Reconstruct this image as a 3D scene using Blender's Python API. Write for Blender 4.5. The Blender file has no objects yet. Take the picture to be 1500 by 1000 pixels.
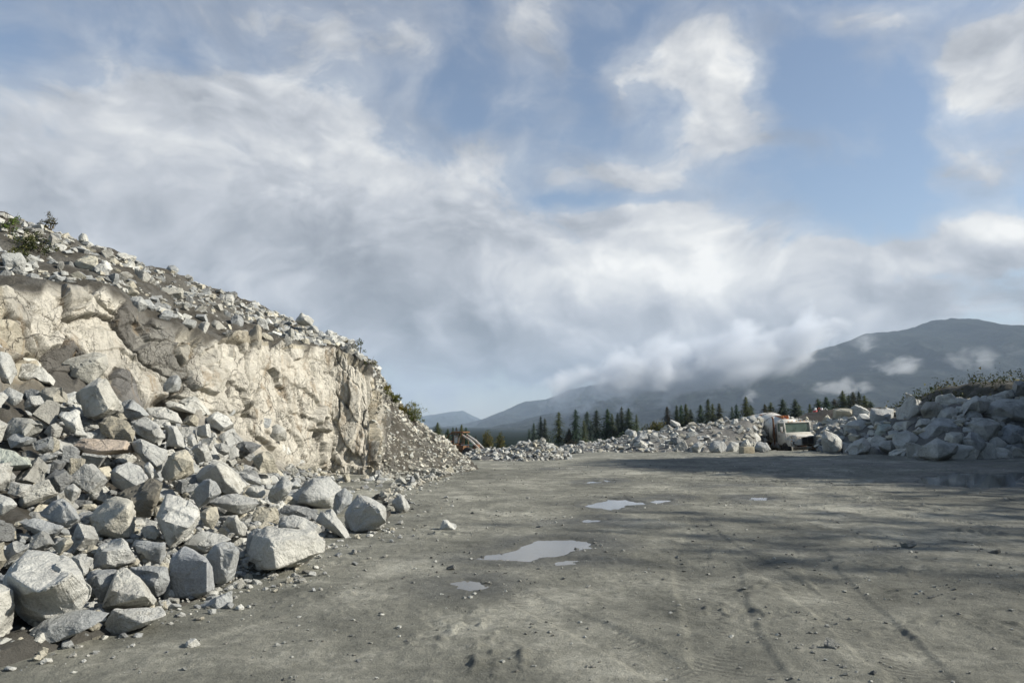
import bpy, bmesh, math, random
import numpy as np
from mathutils import Vector, Matrix, Euler
from mathutils.bvhtree import BVHTree

random.seed(7)
RS = np.random.RandomState(11)
sc = bpy.context.scene
COL = sc.collection

# ------------------------------------------------------------------ camera
F = 1500 * 26.0 / 36.0
H = 1.65
HOR = 622.0
PITCH = math.atan((HOR - 500) / F)
cam_d = bpy.data.cameras.new("camera")
cam_d.lens = 26.0
cam_d.sensor_width = 36.0
cam_d.clip_start = 0.05
cam_d.clip_end = 60000
cam = bpy.data.objects.new("camera", cam_d)
cam.location = (0, 0, H)
cam.rotation_euler = (math.pi / 2 + PITCH, 0, 0)
COL.objects.link(cam)
sc.camera = cam
FW = Vector((0, math.cos(PITCH), math.sin(PITCH)))
UP = Vector((0, -math.sin(PITCH), math.cos(PITCH)))


def ray(px, py):
    return (Vector((1, 0, 0)) * (px - 750) + UP * (500 - py) + FW * F).normalized()


def at(px, py, Y):
    """world point seen at photo pixel (px, py), Y metres ahead"""
    d = ray(px, py)
    return Vector((0, 0, H)) + d * (Y / d.y)


def project(p):
    v = Vector(p) - Vector((0, 0, H))
    w = v.dot(FW)
    return 750 + F * v.x / w, 500 - F * v.dot(UP) / w


# ------------------------------------------------------------------ noise
_G = RS.normal(size=(256, 3))
_G /= np.linalg.norm(_G, axis=1)[:, None]
_P = RS.permutation(256)
_P = np.concatenate([_P, _P, _P])


def perlin(p, seed=0):
    p = np.asarray(p, float) + seed * 17.31
    i = np.floor(p).astype(int)
    f = p - i
    i &= 255
    u = f * f * f * (f * (f * 6 - 15) + 10)
    r = 0
    for dx in (0, 1):
        for dy in (0, 1):
            for dz in (0, 1):
                h = _P[_P[_P[(i[..., 0] + dx) & 255] + ((i[..., 1] + dy) & 255)] + ((i[..., 2] + dz) & 255)]
                g = _G[h]
                dot = g[..., 0] * (f[..., 0] - dx) + g[..., 1] * (f[..., 1] - dy) + g[..., 2] * (f[..., 2] - dz)
                w = (u[..., 0] if dx else 1 - u[..., 0]) * (u[..., 1] if dy else 1 - u[..., 1]) * (u[..., 2] if dz else 1 - u[..., 2])
                r = r + w * dot
    return r * 1.6


def fbm(p, oct=4, seed=0, gain=0.5):
    a, r, s = 1.0, 0, 1.0
    for k in range(oct):
        r = r + a * perlin(np.asarray(p) * s, seed + k)
        a *= gain
        s *= 2.03
    return r


def sstep(a, b, x):
    t = np.clip((x - a) / (b - a), 0, 1)
    return t * t * (3 - 2 * t)


def P2(x, y, s=1.0, z=0.0):
    x, y = np.broadcast_arrays(np.asarray(x, float), np.asarray(y, float))
    return np.stack([x * s, y * s, np.full(x.shape, z)], -1)


# ------------------------------------------------------------------ object helpers
def tag(o, label=None, cat=None, group=None, kind=None):
    if label:
        o["label"] = label
    if cat:
        o["category"] = cat
    if group:
        o["group"] = group
    if kind:
        o["kind"] = kind
    return o


def mesh_from(name, verts, faces, mat=None, smooth=False):
    me = bpy.data.meshes.new(name)
    verts = np.asarray(verts, np.float32)
    if isinstance(faces, np.ndarray):
        n = faces.shape[1]
        me.vertices.add(len(verts))
        me.vertices.foreach_set("co", verts.ravel())
        me.loops.add(faces.size)
        me.loops.foreach_set("vertex_index", faces.astype(np.int32).ravel())
        me.polygons.add(len(faces))
        me.polygons.foreach_set("loop_start", np.arange(0, faces.size, n, dtype=np.int32))
        me.polygons.foreach_set("loop_total", np.full(len(faces), n, np.int32))
        me.update(calc_edges=True)
        me.validate()
    else:
        me.from_pydata([tuple(v) for v in verts], [], faces)
        me.update()
    if mat:
        me.materials.append(mat)
    me.polygons.foreach_set("use_smooth", [smooth] * len(me.polygons))
    return me


def link(name, me, loc=(0, 0, 0), rot=(0, 0, 0), scale=(1, 1, 1), parent=None):
    o = bpy.data.objects.new(name, me)
    o.location = loc
    o.rotation_euler = rot
    o.scale = scale
    COL.objects.link(o)
    if parent:
        o.parent = parent
    return o


def empty(name, loc, rot=(0, 0, 0)):
    o = bpy.data.objects.new(name, None)
    o.location = loc
    o.rotation_euler = rot
    COL.objects.link(o)
    return o


def vcol(me, cols, name="Col"):
    a = me.color_attributes.new(name, "FLOAT_COLOR", "POINT")
    c = np.ones((len(me.vertices), 4), np.float32)
    c[:, :3] = cols
    a.data.foreach_set("color", c.ravel())


class MB:
    """collects shapes for one mesh"""

    def __init__(s):
        s.v, s.f = [], []

    def add(s, v, f, M=None):
        o = len(s.v)
        s.v += [tuple(M @ Vector(p)) if M else tuple(p) for p in v]
        s.f += [tuple(i + o for i in q) for q in f]
        return s

    def box(s, c, d, bev=0.0, M=None, taper=(1, 1), shear=0.0):
        """box centred at c with size d; taper scales the top in x,y; shear moves the top in y"""
        x, y, z = d[0] / 2, d[1] / 2, d[2] / 2
        if bev <= 0:
            v = [(-x, -y, -z), (x, -y, -z), (x, y, -z), (-x, y, -z), (-x * taper[0], -y * taper[1] + shear, z), (x * taper[0], -y * taper[1] + shear, z), (x * taper[0], y * taper[1] + shear, z), (-x * taper[0], y * taper[1] + shear, z)]
            f = [(3, 2, 1, 0), (4, 5, 6, 7), (0, 1, 5, 4), (1, 2, 6, 5), (2, 3, 7, 6), (3, 0, 4, 7)]
        else:
            bm = bmesh.new()
            bmesh.ops.create_cube(bm, size=1)
            for q in bm.verts:
                top = q.co.z > 0
                q.co = Vector((q.co.x * 2 * x * (taper[0] if top else 1), q.co.y * 2 * y * (taper[1] if top else 1) + (shear if top else 0), q.co.z * 2 * z))
            bmesh.ops.bevel(bm, geom=bm.edges[:], offset=bev, segments=2, affect="EDGES", profile=0.6)
            bm.verts.index_update()
            v = [tuple(q.co) for q in bm.verts]
            f = [tuple(q.index for q in fa.verts) for fa in bm.faces]
            bm.free()
        v = [(p[0] + c[0], p[1] + c[1], p[2] + c[2]) for p in v]
        return s.add(v, f, M)

    def lathe(s, prof, n=24, axis="z", c=(0, 0, 0), M=None):
        """prof: list of (along, radius)"""
        v, f = [], []
        for h, r in prof:
            for k in range(n):
                a = 2 * math.pi * k / n
                p = (r * math.cos(a), r * math.sin(a), h)
                if axis == "x":
                    p = (h, p[0], p[1])
                elif axis == "y":
                    p = (p[0], h, p[1])
                v.append((p[0] + c[0], p[1] + c[1], p[2] + c[2]))
        m = len(prof)
        for i in range(m - 1):
            for k in range(n):
                f.append((i * n + k, i * n + (k + 1) % n, (i + 1) * n + (k + 1) % n, (i + 1) * n + k))
        f.append(tuple(range(n))[::-1])
        f.append(tuple((m - 1) * n + k for k in range(n)))
        return s.add(v, f, M)

    def tube(s, pts, r, n=8, M=None):
        pts = [Vector(p) for p in pts]
        rs = r if isinstance(r, (list, tuple)) else [r] * len(pts)
        v, f = [], []
        for i, p in enumerate(pts):
            t = (pts[min(i + 1, len(pts) - 1)] - pts[max(i - 1, 0)]).normalized()
            a = t.orthogonal().normalized() if abs(t.z) > 0.9 else t.cross(Vector((0, 0, 1))).normalized()
            b = t.cross(a)
            for k in range(n):
                q = 2 * math.pi * k / n
                v.append(p + (a * math.cos(q) + b * math.sin(q)) * rs[i])
        for i in range(len(pts) - 1):
            for k in range(n):
                f.append((i * n + k, i * n + (k + 1) % n, (i + 1) * n + (k + 1) % n, (i + 1) * n + k))
        f.append(tuple(range(n))[::-1])
        f.append(tuple((len(pts) - 1) * n + k for k in range(n)))
        return s.add(v, f, M)

    def build(s, name, mat, parent=None, smooth=False, loc=(0, 0, 0)):
        me = bpy.data.meshes.new(name)
        me.from_pydata(s.v, [], s.f)
        me.update()
        me.materials.append(mat)
        if smooth:
            me.polygons.foreach_set("use_smooth", [True] * len(me.polygons))
            try:
                me.set_sharp_from_angle(angle=math.radians(35))
            except Exception:
                pass
        return link(name, me, loc=loc, parent=parent)


# ------------------------------------------------------------------ node helpers
class NT:
    def __init__(s, tree):
        s.t = tree
        s.n = tree.nodes
        s.l = tree.links

    def new(s, typ, **kw):
        n = s.n.new(typ)
        for k, v in kw.items():
            setattr(n, k, v)
        return n

    def put(s, sock, val):
        if hasattr(val, "is_output") or isinstance(val, bpy.types.NodeSocket):
            s.l.new(val, sock)
        elif val is not None:
            sock.default_value = val

    def math(s, op, a, b=None, c=None, clamp=False):
        n = s.new("ShaderNodeMath", operation=op)
        n.use_clamp = clamp
        for i, x in enumerate((a, b, c)):
            if x is not None:
                s.put(n.inputs[i], x)
        return n.outputs[0]

    def vmath(s, op, a, b=None, c=None):
        n = s.new("ShaderNodeVectorMath", operation=op)
        for i, x in enumerate((a, b, c)):
            if x is not None:
                if op == "SCALE" and i == 1:
                    s.put(n.inputs["Scale"], x)
                else:
                    s.put(n.inputs[i], x)
        return n.outputs["Value"] if op in ("LENGTH", "DOT_PRODUCT", "DISTANCE") else n.outputs[0]

    def noise(s, vec, scale, detail=4, rough=0.5, dist=0.0, out="Fac"):
        n = s.new("ShaderNodeTexNoise")
        if vec is not None:
            s.put(n.inputs["Vector"], vec)
        n.inputs["Scale"].default_value = scale
        n.inputs["Detail"].default_value = detail
        n.inputs["Roughness"].default_value = rough
        n.inputs["Distortion"].default_value = dist
        return n.outputs[0] if out == "Fac" else n.outputs[1]

    def voro(s, vec, scale, feature="F1", out="Distance", rand=1.0):
        n = s.new("ShaderNodeTexVoronoi", feature=feature)
        s.put(n.inputs["Vector"], vec)
        n.inputs["Scale"].default_value = scale
        n.inputs["Randomness"].default_value = rand
        return n.outputs[out]

    def mr(s, v, a, b, c=0.0, d=1.0, typ="SMOOTHSTEP"):
        n = s.new("ShaderNodeMapRange", interpolation_type=typ)
        s.put(n.inputs[0], v)
        for i, x in enumerate((a, b, c, d)):
            s.put(n.inputs[i + 1], x)
        return n.outputs[0]

    def mix(s, f, a, b, mode="MIX"):
        n = s.new("ShaderNodeMix", data_type="RGBA", blend_type=mode)
        s.put(n.inputs[0], f)
        for i, x in ((6, a), (7, b)):
            if isinstance(x, (tuple, list)) and len(x) == 3:
                x = (*x, 1)
            s.put(n.inputs[i], x)
        return n.outputs[2]

    def ramp(s, f, stops):
        n = s.new("ShaderNodeValToRGB")
        e = n.color_ramp.elements
        while len(e) < len(stops):
            e.new(0.5)
        for q, (p, c) in zip(e, stops):
            q.position = p
            q.color = (*c, 1) if len(c) == 3 else c
        s.put(n.inputs[0], f)
        return n.outputs[0]

    def bump(s, h, dist, strength=1.0, normal=None):
        n = s.new("ShaderNodeBump")
        n.inputs["Strength"].default_value = strength
        n.inputs["Distance"].default_value = dist
        s.put(n.inputs["Height"], h)
        if normal is not None:
            s.l.new(normal, n.inputs["Normal"])
        return n.outputs[0]


def mat(name):
    m = bpy.data.materials.new(name)
    m.use_nodes = True
    t = NT(m.node_tree)
    b = m.node_tree.nodes["Principled BSDF"]
    return m, t, b


def simple(name, col, rough=0.6, metal=0.0, var=0.25, scale=6.0, dirt=None, dirt_amt=0.5, spec=0.4):
    """painted or plain surface with uneven wear"""
    m, t, b = mat(name)
    co = t.new("ShaderNodeTexCoord").outputs["Object"]
    n = t.noise(co, scale, 6, 0.6)
    lo = tuple(c * (1 - var) for c in col)
    hi = tuple(min(1, c * (1 + var * 0.6)) for c in col)
    c = t.mix(n, lo, hi)
    if dirt:
        k = t.mr(t.noise(co, scale * 0.6, 8, 0.7, 0.4), 0.62 - dirt_amt * 0.25, 0.75 - dirt_amt * 0.2)
        c = t.mix(k, c, dirt)
    t.put(b.inputs["Base Color"], c)
    b.inputs["Roughness"].default_value = rough
    b.inputs["Metallic"].default_value = metal
    b.inputs["Specular IOR Level"].default_value = spec
    return m


# ------------------------------------------------------------------ materials
def granite(name, use_attr=False):
    m, t, b = mat(name)
    tc = t.new("ShaderNodeTexCoord")
    oi = t.new("ShaderNodeObjectInfo")
    co = tc.outputs["Object"]
    if not use_attr:
        sh = t.math("MULTIPLY", oi.outputs["Random"], 50.0)
        cx = t.new("ShaderNodeCombineXYZ")
        for i in range(3):
            t.put(cx.inputs[i], sh)
        co = t.vmath("ADD", co, cx.outputs[0])
        tint = oi.outputs["Color"]
    else:
        a = t.new("ShaderNodeVertexColor")
        a.layer_name = "Col"
        tint = a.outputs[0]
    big = t.noise(co, 1.7, 6, 0.62, 0.5)
    mid = t.noise(co, 7.0, 6, 0.7)
    fine = t.noise(co, 55.0, 3, 0.7)
    v = t.math("ADD", t.math("MULTIPLY", big, 0.45), t.math("ADD", t.math("MULTIPLY", mid, 0.3), t.math("MULTIPLY", fine, 0.25)))
    base = t.ramp(v, [(0.3, (0.16, 0.16, 0.155)), (0.43, (0.37, 0.367, 0.345)), (0.53, (0.50, 0.495, 0.46)), (0.72, (0.60, 0.59, 0.55))])
    # dark mineral grains and a few long dark bands
    gr = t.mr(t.noise(co, 95.0, 2, 0.6), 0.60, 0.70)
    base = t.mix(t.math("MULTIPLY", gr, 0.45), base, (0.10, 0.10, 0.10))
    band = t.mr(t.noise(t.vmath("MULTIPLY", co, (1.0, 1.0, 4.0)), 1.6, 6, 0.7, 1.2), 0.60, 0.70)
    base = t.mix(t.math("MULTIPLY", band, 0.4), base, (0.12, 0.12, 0.118))
    # earth that stuck to the stone
    dirt = t.mr(t.noise(co, 1.3, 8, 0.7, 0.3), 0.57, 0.66)
    base = t.mix(t.math("MULTIPLY", dirt, 0.55), base, (0.17, 0.155, 0.125))
    base = t.mix(1.0, base, t.mix(1.0, tint, (0.92, 0.935, 0.95), "MULTIPLY"), "MULTIPLY")
    rst = t.mr(t.noise(co, 2.1, 7, 0.7, 0.6), 0.63, 0.72)
    base = t.mix(t.math("MULTIPLY", rst, 0.4), base, (0.33, 0.25, 0.15))
    t.put(b.inputs["Base Color"], base)
    b.inputs["Roughness"].default_value = 0.88
    b.inputs["Specular IOR Level"].default_value = 0.25
    h = t.math("ADD", t.math("MULTIPLY", t.noise(co, 14.0, 8, 0.72), 1.0), t.math("MULTIPLY", t.noise(co, 4.0, 5, 0.6, 1.0), 1.5))
    t.put(b.inputs["Normal"], t.bump(h, 0.06, 0.9))
    return m


def hill_material():
    m, t, b = mat("hill_rock_and_earth")
    a = t.new("ShaderNodeVertexColor")
    a.layer_name = "Col"
    a2 = t.new("ShaderNodeVertexColor")
    a2.layer_name = "Mask"
    co = t.new("ShaderNodeTexCoord").outputs["Object"]
    n1 = t.noise(co, 2.2, 8, 0.68, 0.6)
    n2 = t.noise(co, 16.0, 8, 0.75)
    v = t.math("ADD", t.math("MULTIPLY", n1, 0.6), t.math("MULTIPLY", n2, 0.55))
    k = t.ramp(v, [(0.28, (0.42, 0.42, 0.42)), (0.5, (0.86, 0.86, 0.86)), (0.75, (1.22, 1.22, 1.22))])
    c = t.mix(1.0, a.outputs[0], k, "MULTIPLY")
    # rusty and dark seep stains on the quarried face
    st = t.mr(t.noise(t.vmath("MULTIPLY", co, (1.2, 1.2, 0.35)), 1.5, 7, 0.65, 0.8), 0.54, 0.68)
    c = t.mix(t.math("MULTIPLY", st, t.math("MULTIPLY", a2.outputs[0], 0.62)), c, (0.29, 0.215, 0.13))
    st2 = t.mr(t.noise(t.vmath("MULTIPLY", t.vmath("ADD", co, (7.0, 3.0, 1.0)), (2.6, 2.6, 0.5)), 1.3, 7, 0.65, 0.5), 0.56, 0.68)
    c = t.mix(t.math("MULTIPLY", st2, t.math("MULTIPLY", a2.outputs[0], 0.5)), c, (0.13, 0.125, 0.11))
    # joints in the rock
    wv = t.vmath("ADD", co, t.vmath("SCALE", t.noise(co, 1.3, 4, 0.6, 0, "Color"), 0.9))
    cr = t.voro(t.vmath("MULTIPLY", wv, (1.0, 1.0, 0.6)), 1.25, "DISTANCE_TO_EDGE")
    cr2 = t.voro(t.vmath("MULTIPLY", wv, (1.0, 1.0, 0.7)), 3.6, "DISTANCE_TO_EDGE")
    l1 = t.math("MULTIPLY", t.mr(cr, 0.003, 0.02, 1, 0), t.mr(t.noise(co, 0.9, 3), 0.38, 0.55))
    l2 = t.math("MULTIPLY", t.mr(cr2, 0.004, 0.035, 1, 0), t.mr(t.noise(co, 0.8, 3), 0.42, 0.6))
    lines = t.math("MULTIPLY", t.math("MAXIMUM", l1, t.math("MULTIPLY", l2, 0.8)), a2.outputs[0])
    c = t.mix(t.math("MULTIPLY", lines, 0.5), c, (0.055, 0.048, 0.04))
    t.put(b.inputs["Base Color"], c)
    b.inputs["Roughness"].default_value = 0.92
    b.inputs["Specular IOR Level"].default_value = 0.2
    h = t.math("SUBTRACT", t.math("ADD", t.math("MULTIPLY", n2, 1.0), t.math("MULTIPLY", n1, 1.2)), t.math("MULTIPLY", lines, 0.8))
    t.put(b.inputs["Normal"], t.bump(h, 0.10, 0.95))
    return m


M_ROCK = granite("granite")
M_RUBBLE = granite("granite_rubble", True)
M_HILL = hill_material()


# ------------------------------------------------------------------ sky and sun
SUN_EL, SUN_V = math.radians(31), Vector((1.0, -0.12, 0)).normalized()
SUN_DIR = Vector((SUN_V.x * math.cos(SUN_EL), SUN_V.y * math.cos(SUN_EL), math.sin(SUN_EL)))
sun_d = bpy.data.lights.new("sun", "SUN")
sun_d.energy = 5.0
sun_d.angle = math.radians(0.7)
sun_d.color = (1.0, 0.945, 0.85)
sun = bpy.data.objects.new("sun", sun_d)
sun.rotation_euler = SUN_DIR.to_track_quat("Z", "Y").to_euler()
sun.location = (60, 6, 40)
COL.objects.link(sun)


def azel(px, py):
    d = ray(px, py)
    return math.atan2(d.x, d.y), math.asin(d.z)


def build_world():
    w = bpy.data.worlds.new("World")
    sc.world = w
    w.use_nodes = True
    t = NT(w.node_tree)
    bg = w.node_tree.nodes["Background"]
    out = w.node_tree.nodes["World Output"]
    sky = t.new("ShaderNodeTexSky", sky_type="NISHITA")
    sky.sun_disc = False
    sky.sun_elevation = SUN_EL
    sky.sun_rotation = math.atan2(SUN_V.x, SUN_V.y)
    sky.air_density = 1.0
    sky.dust_density = 0.6
    sky.ozone_density = 1.5
    hs = t.new("ShaderNodeHueSaturation")
    hs.inputs["Saturation"].default_value = 0.90
    t.put(hs.inputs["Color"], sky.outputs[0])
    t.put(bg.inputs["Color"], hs.outputs[0])
    bg.inputs["Strength"].default_value = 0.086
    d = t.new("ShaderNodeTexCoord").outputs["Generated"]
    sep = t.new("ShaderNodeSeparateXYZ")
    t.put(sep.inputs[0], d)
    az = t.math("ARCTAN2", sep.outputs[0], sep.outputs[1])
    el = t.math("ARCSINE", sep.outputs[2])
    cx = t.new("ShaderNodeCombineXYZ")
    t.put(cx.inputs[0], az)
    t.put(cx.inputs[1], el)
    P0 = cx.outputs[0]
    st = t.vmath("MULTIPLY", P0, (1.0, 1.45, 1.0))
    w1 = t.vmath("SUBTRACT", t.noise(st, 3.2, 3, 0.5, 0, "Color"), (0.5, 0.5, 0.5))
    w2 = t.vmath("SUBTRACT", t.noise(st, 13.0, 5, 0.6, 0, "Color"), (0.5, 0.5, 0.5))
    P = t.vmath("ADD", P0, t.vmath("ADD", t.vmath("MULTIPLY", w1, (0.07, 0.05, 0)), t.vmath("MULTIPLY", w2, (0.06, 0.04, 0))))

    def blobs(lst, base):
        s = base
        for px, py, rx, ry, amp in lst:
            a, e = azel(px, py)
            a2, _ = azel(px + rx, py)
            _, e2 = azel(px, py - ry)
            ia, ie = 1 / abs(a2 - a), 1 / abs(e2 - e)
            q = t.vmath("MULTIPLY_ADD", P, (ia, ie, 0), (-a * ia, -e * ie, 0))
            s = t.math("ADD", s, t.mr(t.vmath("LENGTH", q), 0.1, 1.35, amp, 0))
        return s

    dens = [
        (250, 300, 430, 200, .62), (150, 420, 420, 200, .6), (450, 130, 250, 100, .42), (250, 180, 300, 90, .15), (560, 55, 130, 55, .25), (300, 170, 350, 80, .22),
        (600, 330, 230, 130, .6), (850, 410, 420, 115, .7), (705, 235, 110, 45, .4), (1000, 325, 170, 60, .5), (1050, 490, 700, 110, 1.0),
        (1450, 350, 130, 60, 1.0), (1330, 385, 110, 25, .5), (1455, 100, 110, 100, .85), (1460, 235, 110, 50, .65), (1040, 110, 100, 95, .62), (955, 100, 100, 50, .38), (1052, 190, 75, 55, .55), (1000, 50, 80, 45, .32), (1115, 90, 60, 50, .28), (985, 190, 90, 35, .18),
        (930, 248, 130, 30, .5), (860, 262, 80, 25, .25), (1130, 212, 100, 18, .3), (1262, 25, 110, 35, .5), (780, 50, 65, 90, .45), (400, 15, 250, 50, .2),
        (300, 480, 600, 200, .5), (1250, 375, 150, 22, .45), (1500, 20, 120, 50, .3),
        (40, 95, 95, 60, -.38), (130, 110, 80, 30, -.15), (395, 65, 55, 40, -.2), (275, 95, 60, 30, -.15), (665, 140, 60, 80, -.5), (855, 100, 38, 100, -.5),
        (730, 180, 70, 28, -.35), (830, 296, 65, 18, -.5), (930, 289, 80, 12, -.3), (1200, 140, 120, 110, -.6), (1250, 290, 130, 65, -.7),
        (1330, 190, 50, 120, -.45), (1150, 60, 60, 40, -.2), (1335, 335, 50, 35, -.25), (690, 20, 50, 50, -.15), (560, 130, 50, 25, -.1),
    ]
    S = blobs(dens, 0.30)
    S = t.math("SUBTRACT", S, t.mr(el, 0.60, 0.85, 0, 0.45))
    S = t.math("SUBTRACT", S, t.mr(t.math("ABSOLUTE", az), 0.9, 1.7, 0, 0.40))  # cloud overhead and behind, out of view, thinned to cut fill light
    q0 = t.vmath("ADD", st, t.vmath("SCALE", w1, 0.25))
    fb = t.noise(q0, 8.5, 9, 0.60, 0.0)
    S = t.math("ADD", S, t.math("MULTIPLY", t.math("SUBTRACT", fb, 0.5), 1.75))
    veil = t.math("MULTIPLY", t.mr(S, -0.10, 0.75), 0.50)
    op = t.math("MAXIMUM", t.mr(S, 0.36, 0.95), veil)
    fc = t.noise(q0, 8.0, 4, 0.52, 0.0)
    fc2 = t.noise(t.vmath("ADD", q0, (0.022, 0.030, 0.0)), 8.0, 4, 0.52, 0.0)
    rel = t.math("MULTIPLY", t.math("SUBTRACT", fc, fc2), 0.75)
    thick = t.mr(S, 0.5, 1.6)
    br = [
        (480, 410, 350, 130, -.15), (200, 250, 250, 120, .05), (640, 570, 340, 80, -.26), (700, 490, 260, 70, -.06), (430, 250, 200, 60, .06), (560, 100, 120, 60, .06), (900, 400, 240, 60, .30),
        (1020, 340, 160, 60, .08), (960, 520, 90, 40, .06), (1010, 110, 150, 90, .14), (1440, 130, 110, 90, .18), (1440, 335, 130, 45, .24), (1440, 425, 170, 38, -.26),
        (1200, 500, 260, 35, -.14), (1080, 405, 250, 45, .14), (720, 240, 80, 40, .08), (920, 250, 120, 30, .08), (610, 420, 90, 40, .03), (800, 560, 160, 30, -.12), (1050, 545, 300, 60, -.16), (250, 470, 250, 120, -.05),
    ]
    B = blobs(br, 0.50)
    B = t.math("ADD", B, t.math("MULTIPLY", t.math("SUBTRACT", t.noise(t.vmath("ADD", st, t.vmath("SCALE", w2, 0.10)), 6.0, 5, 0.54, 0.0), 0.5), 0.50))
    B = t.math("ADD", t.math("SUBTRACT", B, t.math("MULTIPLY", thick, 0.03)), rel)
    B = t.math("ADD", B, t.math("MULTIPLY", t.math("SUBTRACT", t.noise(q0, 13.0, 5, 0.52), 0.5), 0.36))
    B = t.math("SUBTRACT", B, t.mr(t.math("ABSOLUTE", az), 0.95, 1.5, 0, 0.34))  # unseen clouds aside and behind dimmed to deepen shade on the rocks
    b1 = t.math("ABSOLUTE", t.math("SUBTRACT", t.noise(q0, 16.0, 2, 0.5), 0.5))
    b2 = t.math("ABSOLUTE", t.math("SUBTRACT", t.noise(q0, 41.0, 4, 0.6), 0.5))
    bil = t.math("SUBTRACT", t.math("ADD", t.math("MULTIPLY", b1, 1.6), t.math("MULTIPLY", b2, 0.7)), 0.17)
    B = t.math("ADD", B, t.math("MULTIPLY", bil, t.mr(S, 0.4, 1.1, 0.05, 0.16)))
    cc = t.ramp(B, [(0.12, (0.20, 0.22, 0.25)), (0.32, (0.32, 0.342, 0.378)), (0.5, (0.46, 0.48, 0.515)), (0.68, (0.64, 0.65, 0.655)), (0.85, (0.84, 0.835, 0.81))])
    bg2 = t.new("ShaderNodeBackground")
    t.put(bg2.inputs["Color"], cc)
    bg2.inputs["Strength"].default_value = 0.78
    mx = t.new("ShaderNodeMixShader")
    t.put(mx.inputs[0], op)
    t.l.new(bg.outputs[0], mx.inputs[1])
    t.l.new(bg2.outputs[0], mx.inputs[2])
    t.l.new(mx.outputs[0], out.inputs["Surface"])
    w.cycles.sampling_method = "MANUAL"
    w.cycles.sample_map_resolution = 512


build_world()

# ------------------------------------------------------------------ ground


def gp(px, py):
    d = ray(px, py)
    k = -H / d.z
    return d.x * k, d.y * k


PUDDLES = [
    ("big shallow puddle of grey water in the middle of the yard", [(683, 816), (720, 811), (745, 805), (768, 799), (772, 792), (800, 788), (830, 789), (872, 789), (877, 797), (860, 804), (838, 808), (815, 815), (790, 819), (770, 822), (735, 819), (705, 819)]),
    ("small bright puddle just in front of the big puddle", [(808, 821), (830, 817), (850, 818), (846, 825), (820, 827)]),
    ("small round puddle nearest the stone heap", [(646, 854), (652, 848), (680, 845), (711, 849), (716, 857), (690, 865), (664, 862)]),
    ("broken puddle farther out in the dark wet band", [(841, 741), (862, 734), (890, 730), (922, 729), (948, 737), (918, 743), (890, 748), (876, 744)]),
    ("long thin puddle beyond the big puddle", [(838, 764), (862, 759), (895, 756), (900, 760), (865, 767), (840, 767)]),
    ("narrow water strip at the edge of the dark band", [(950, 733), (985, 727), (1004, 728), (962, 737)]),
    ("tiny strip of water in the shaded mud", [(1093, 727), (1122, 727), (1124, 732), (1098, 732)]),
    ("wide muddy puddle in front of the shaded boulders", [(1330, 707), (1345, 698), (1400, 691), (1460, 693), (1515, 689), (1515, 712), (1440, 716), (1390, 713), (1360, 711)]),
    ("faint far water strip near the middle of the yard", [(850, 706), (885, 701), (905, 704), (870, 709)]),
]
PW = [np.array([gp(*p) for p in pts]) for _, pts in PUDDLES]


def poly_sd(px, py, poly):
    """signed distance (negative inside) of points to a polygon"""
    d = np.full(px.shape, 1e9)
    inside = np.zeros(px.shape, bool)
    n = len(poly)
    for i in range(n):
        a, b = poly[i], poly[(i + 1) % n]
        e = b - a
        wx, wy = px - a[0], py - a[1]
        k = np.clip((wx * e[0] + wy * e[1]) / (e @ e), 0, 1)
        d = np.minimum(d, (wx - e[0] * k) ** 2 + (wy - e[1] * k) ** 2)
        c = ((a[1] > py) != (b[1] > py)) & (px < (b[0] - a[0]) * (py - a[1]) / (b[1] - a[1] + 1e-12) + a[0])
        inside ^= c
    d = np.sqrt(d)
    return np.where(inside, -d, d)


TRACKS = [(2.95, 11.8, 1.05, 4.2, .42), (2.45, 9.2, 1.5, 4.0, .40), (4.1, 10.2, 2.4, 4.6, .40), (3.3, 13.5, 2.6, 5.5, .35), (-0.2, 8.0, 1.6, 3.6, .40), (-3.2, 26.0, 6.5, 30.0, .5), (-1.5, 12.5, 5.0, 17.5, .45), (0.5, 22.0, 8.0, 12.5, .45)]


def track_masks(x, y):
    m = np.zeros(x.shape)
    for x0, y0, x1, y1, w in TRACKS:
        dx, dy = x1 - x0, y1 - y0
        L = math.hypot(dx, dy)
        dx, dy = dx / L, dy / L
        al = (x - x0) * dx + (y - y0) * dy
        ac = (x - x0) * dy - (y - y0) * dx + 0.12 * np.sin(al * 0.7 + x0)
        m = np.maximum(m, sstep(w * 0.62, w * 0.42, np.abs(ac)) * sstep(-1, .5, al) * sstep(L + 1, L - .5, al))
    return m


def ground_low(x, y):
    """large shape of the yard: level, then falling away to the valley"""
    r = np.hypot(x, y)
    z = np.interp(r, [0, 62, 150, 400, 1200, 20000], [0, 0, -4.2, -9, -16, -16])
    k = sstep(0.13, 0.03, x / np.maximum(np.abs(y), 1)) * (y > 20)
    z = z - k * np.interp(y, [0, 38, 60, 90, 130, 200], [0, 0, .7, 1.7, .8, 0])
    z = z - 0.45 * np.exp(-(((x - 20.2) / 2.6) ** 2 + ((y - 54.5) / 4.6) ** 2))
    return z


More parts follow.
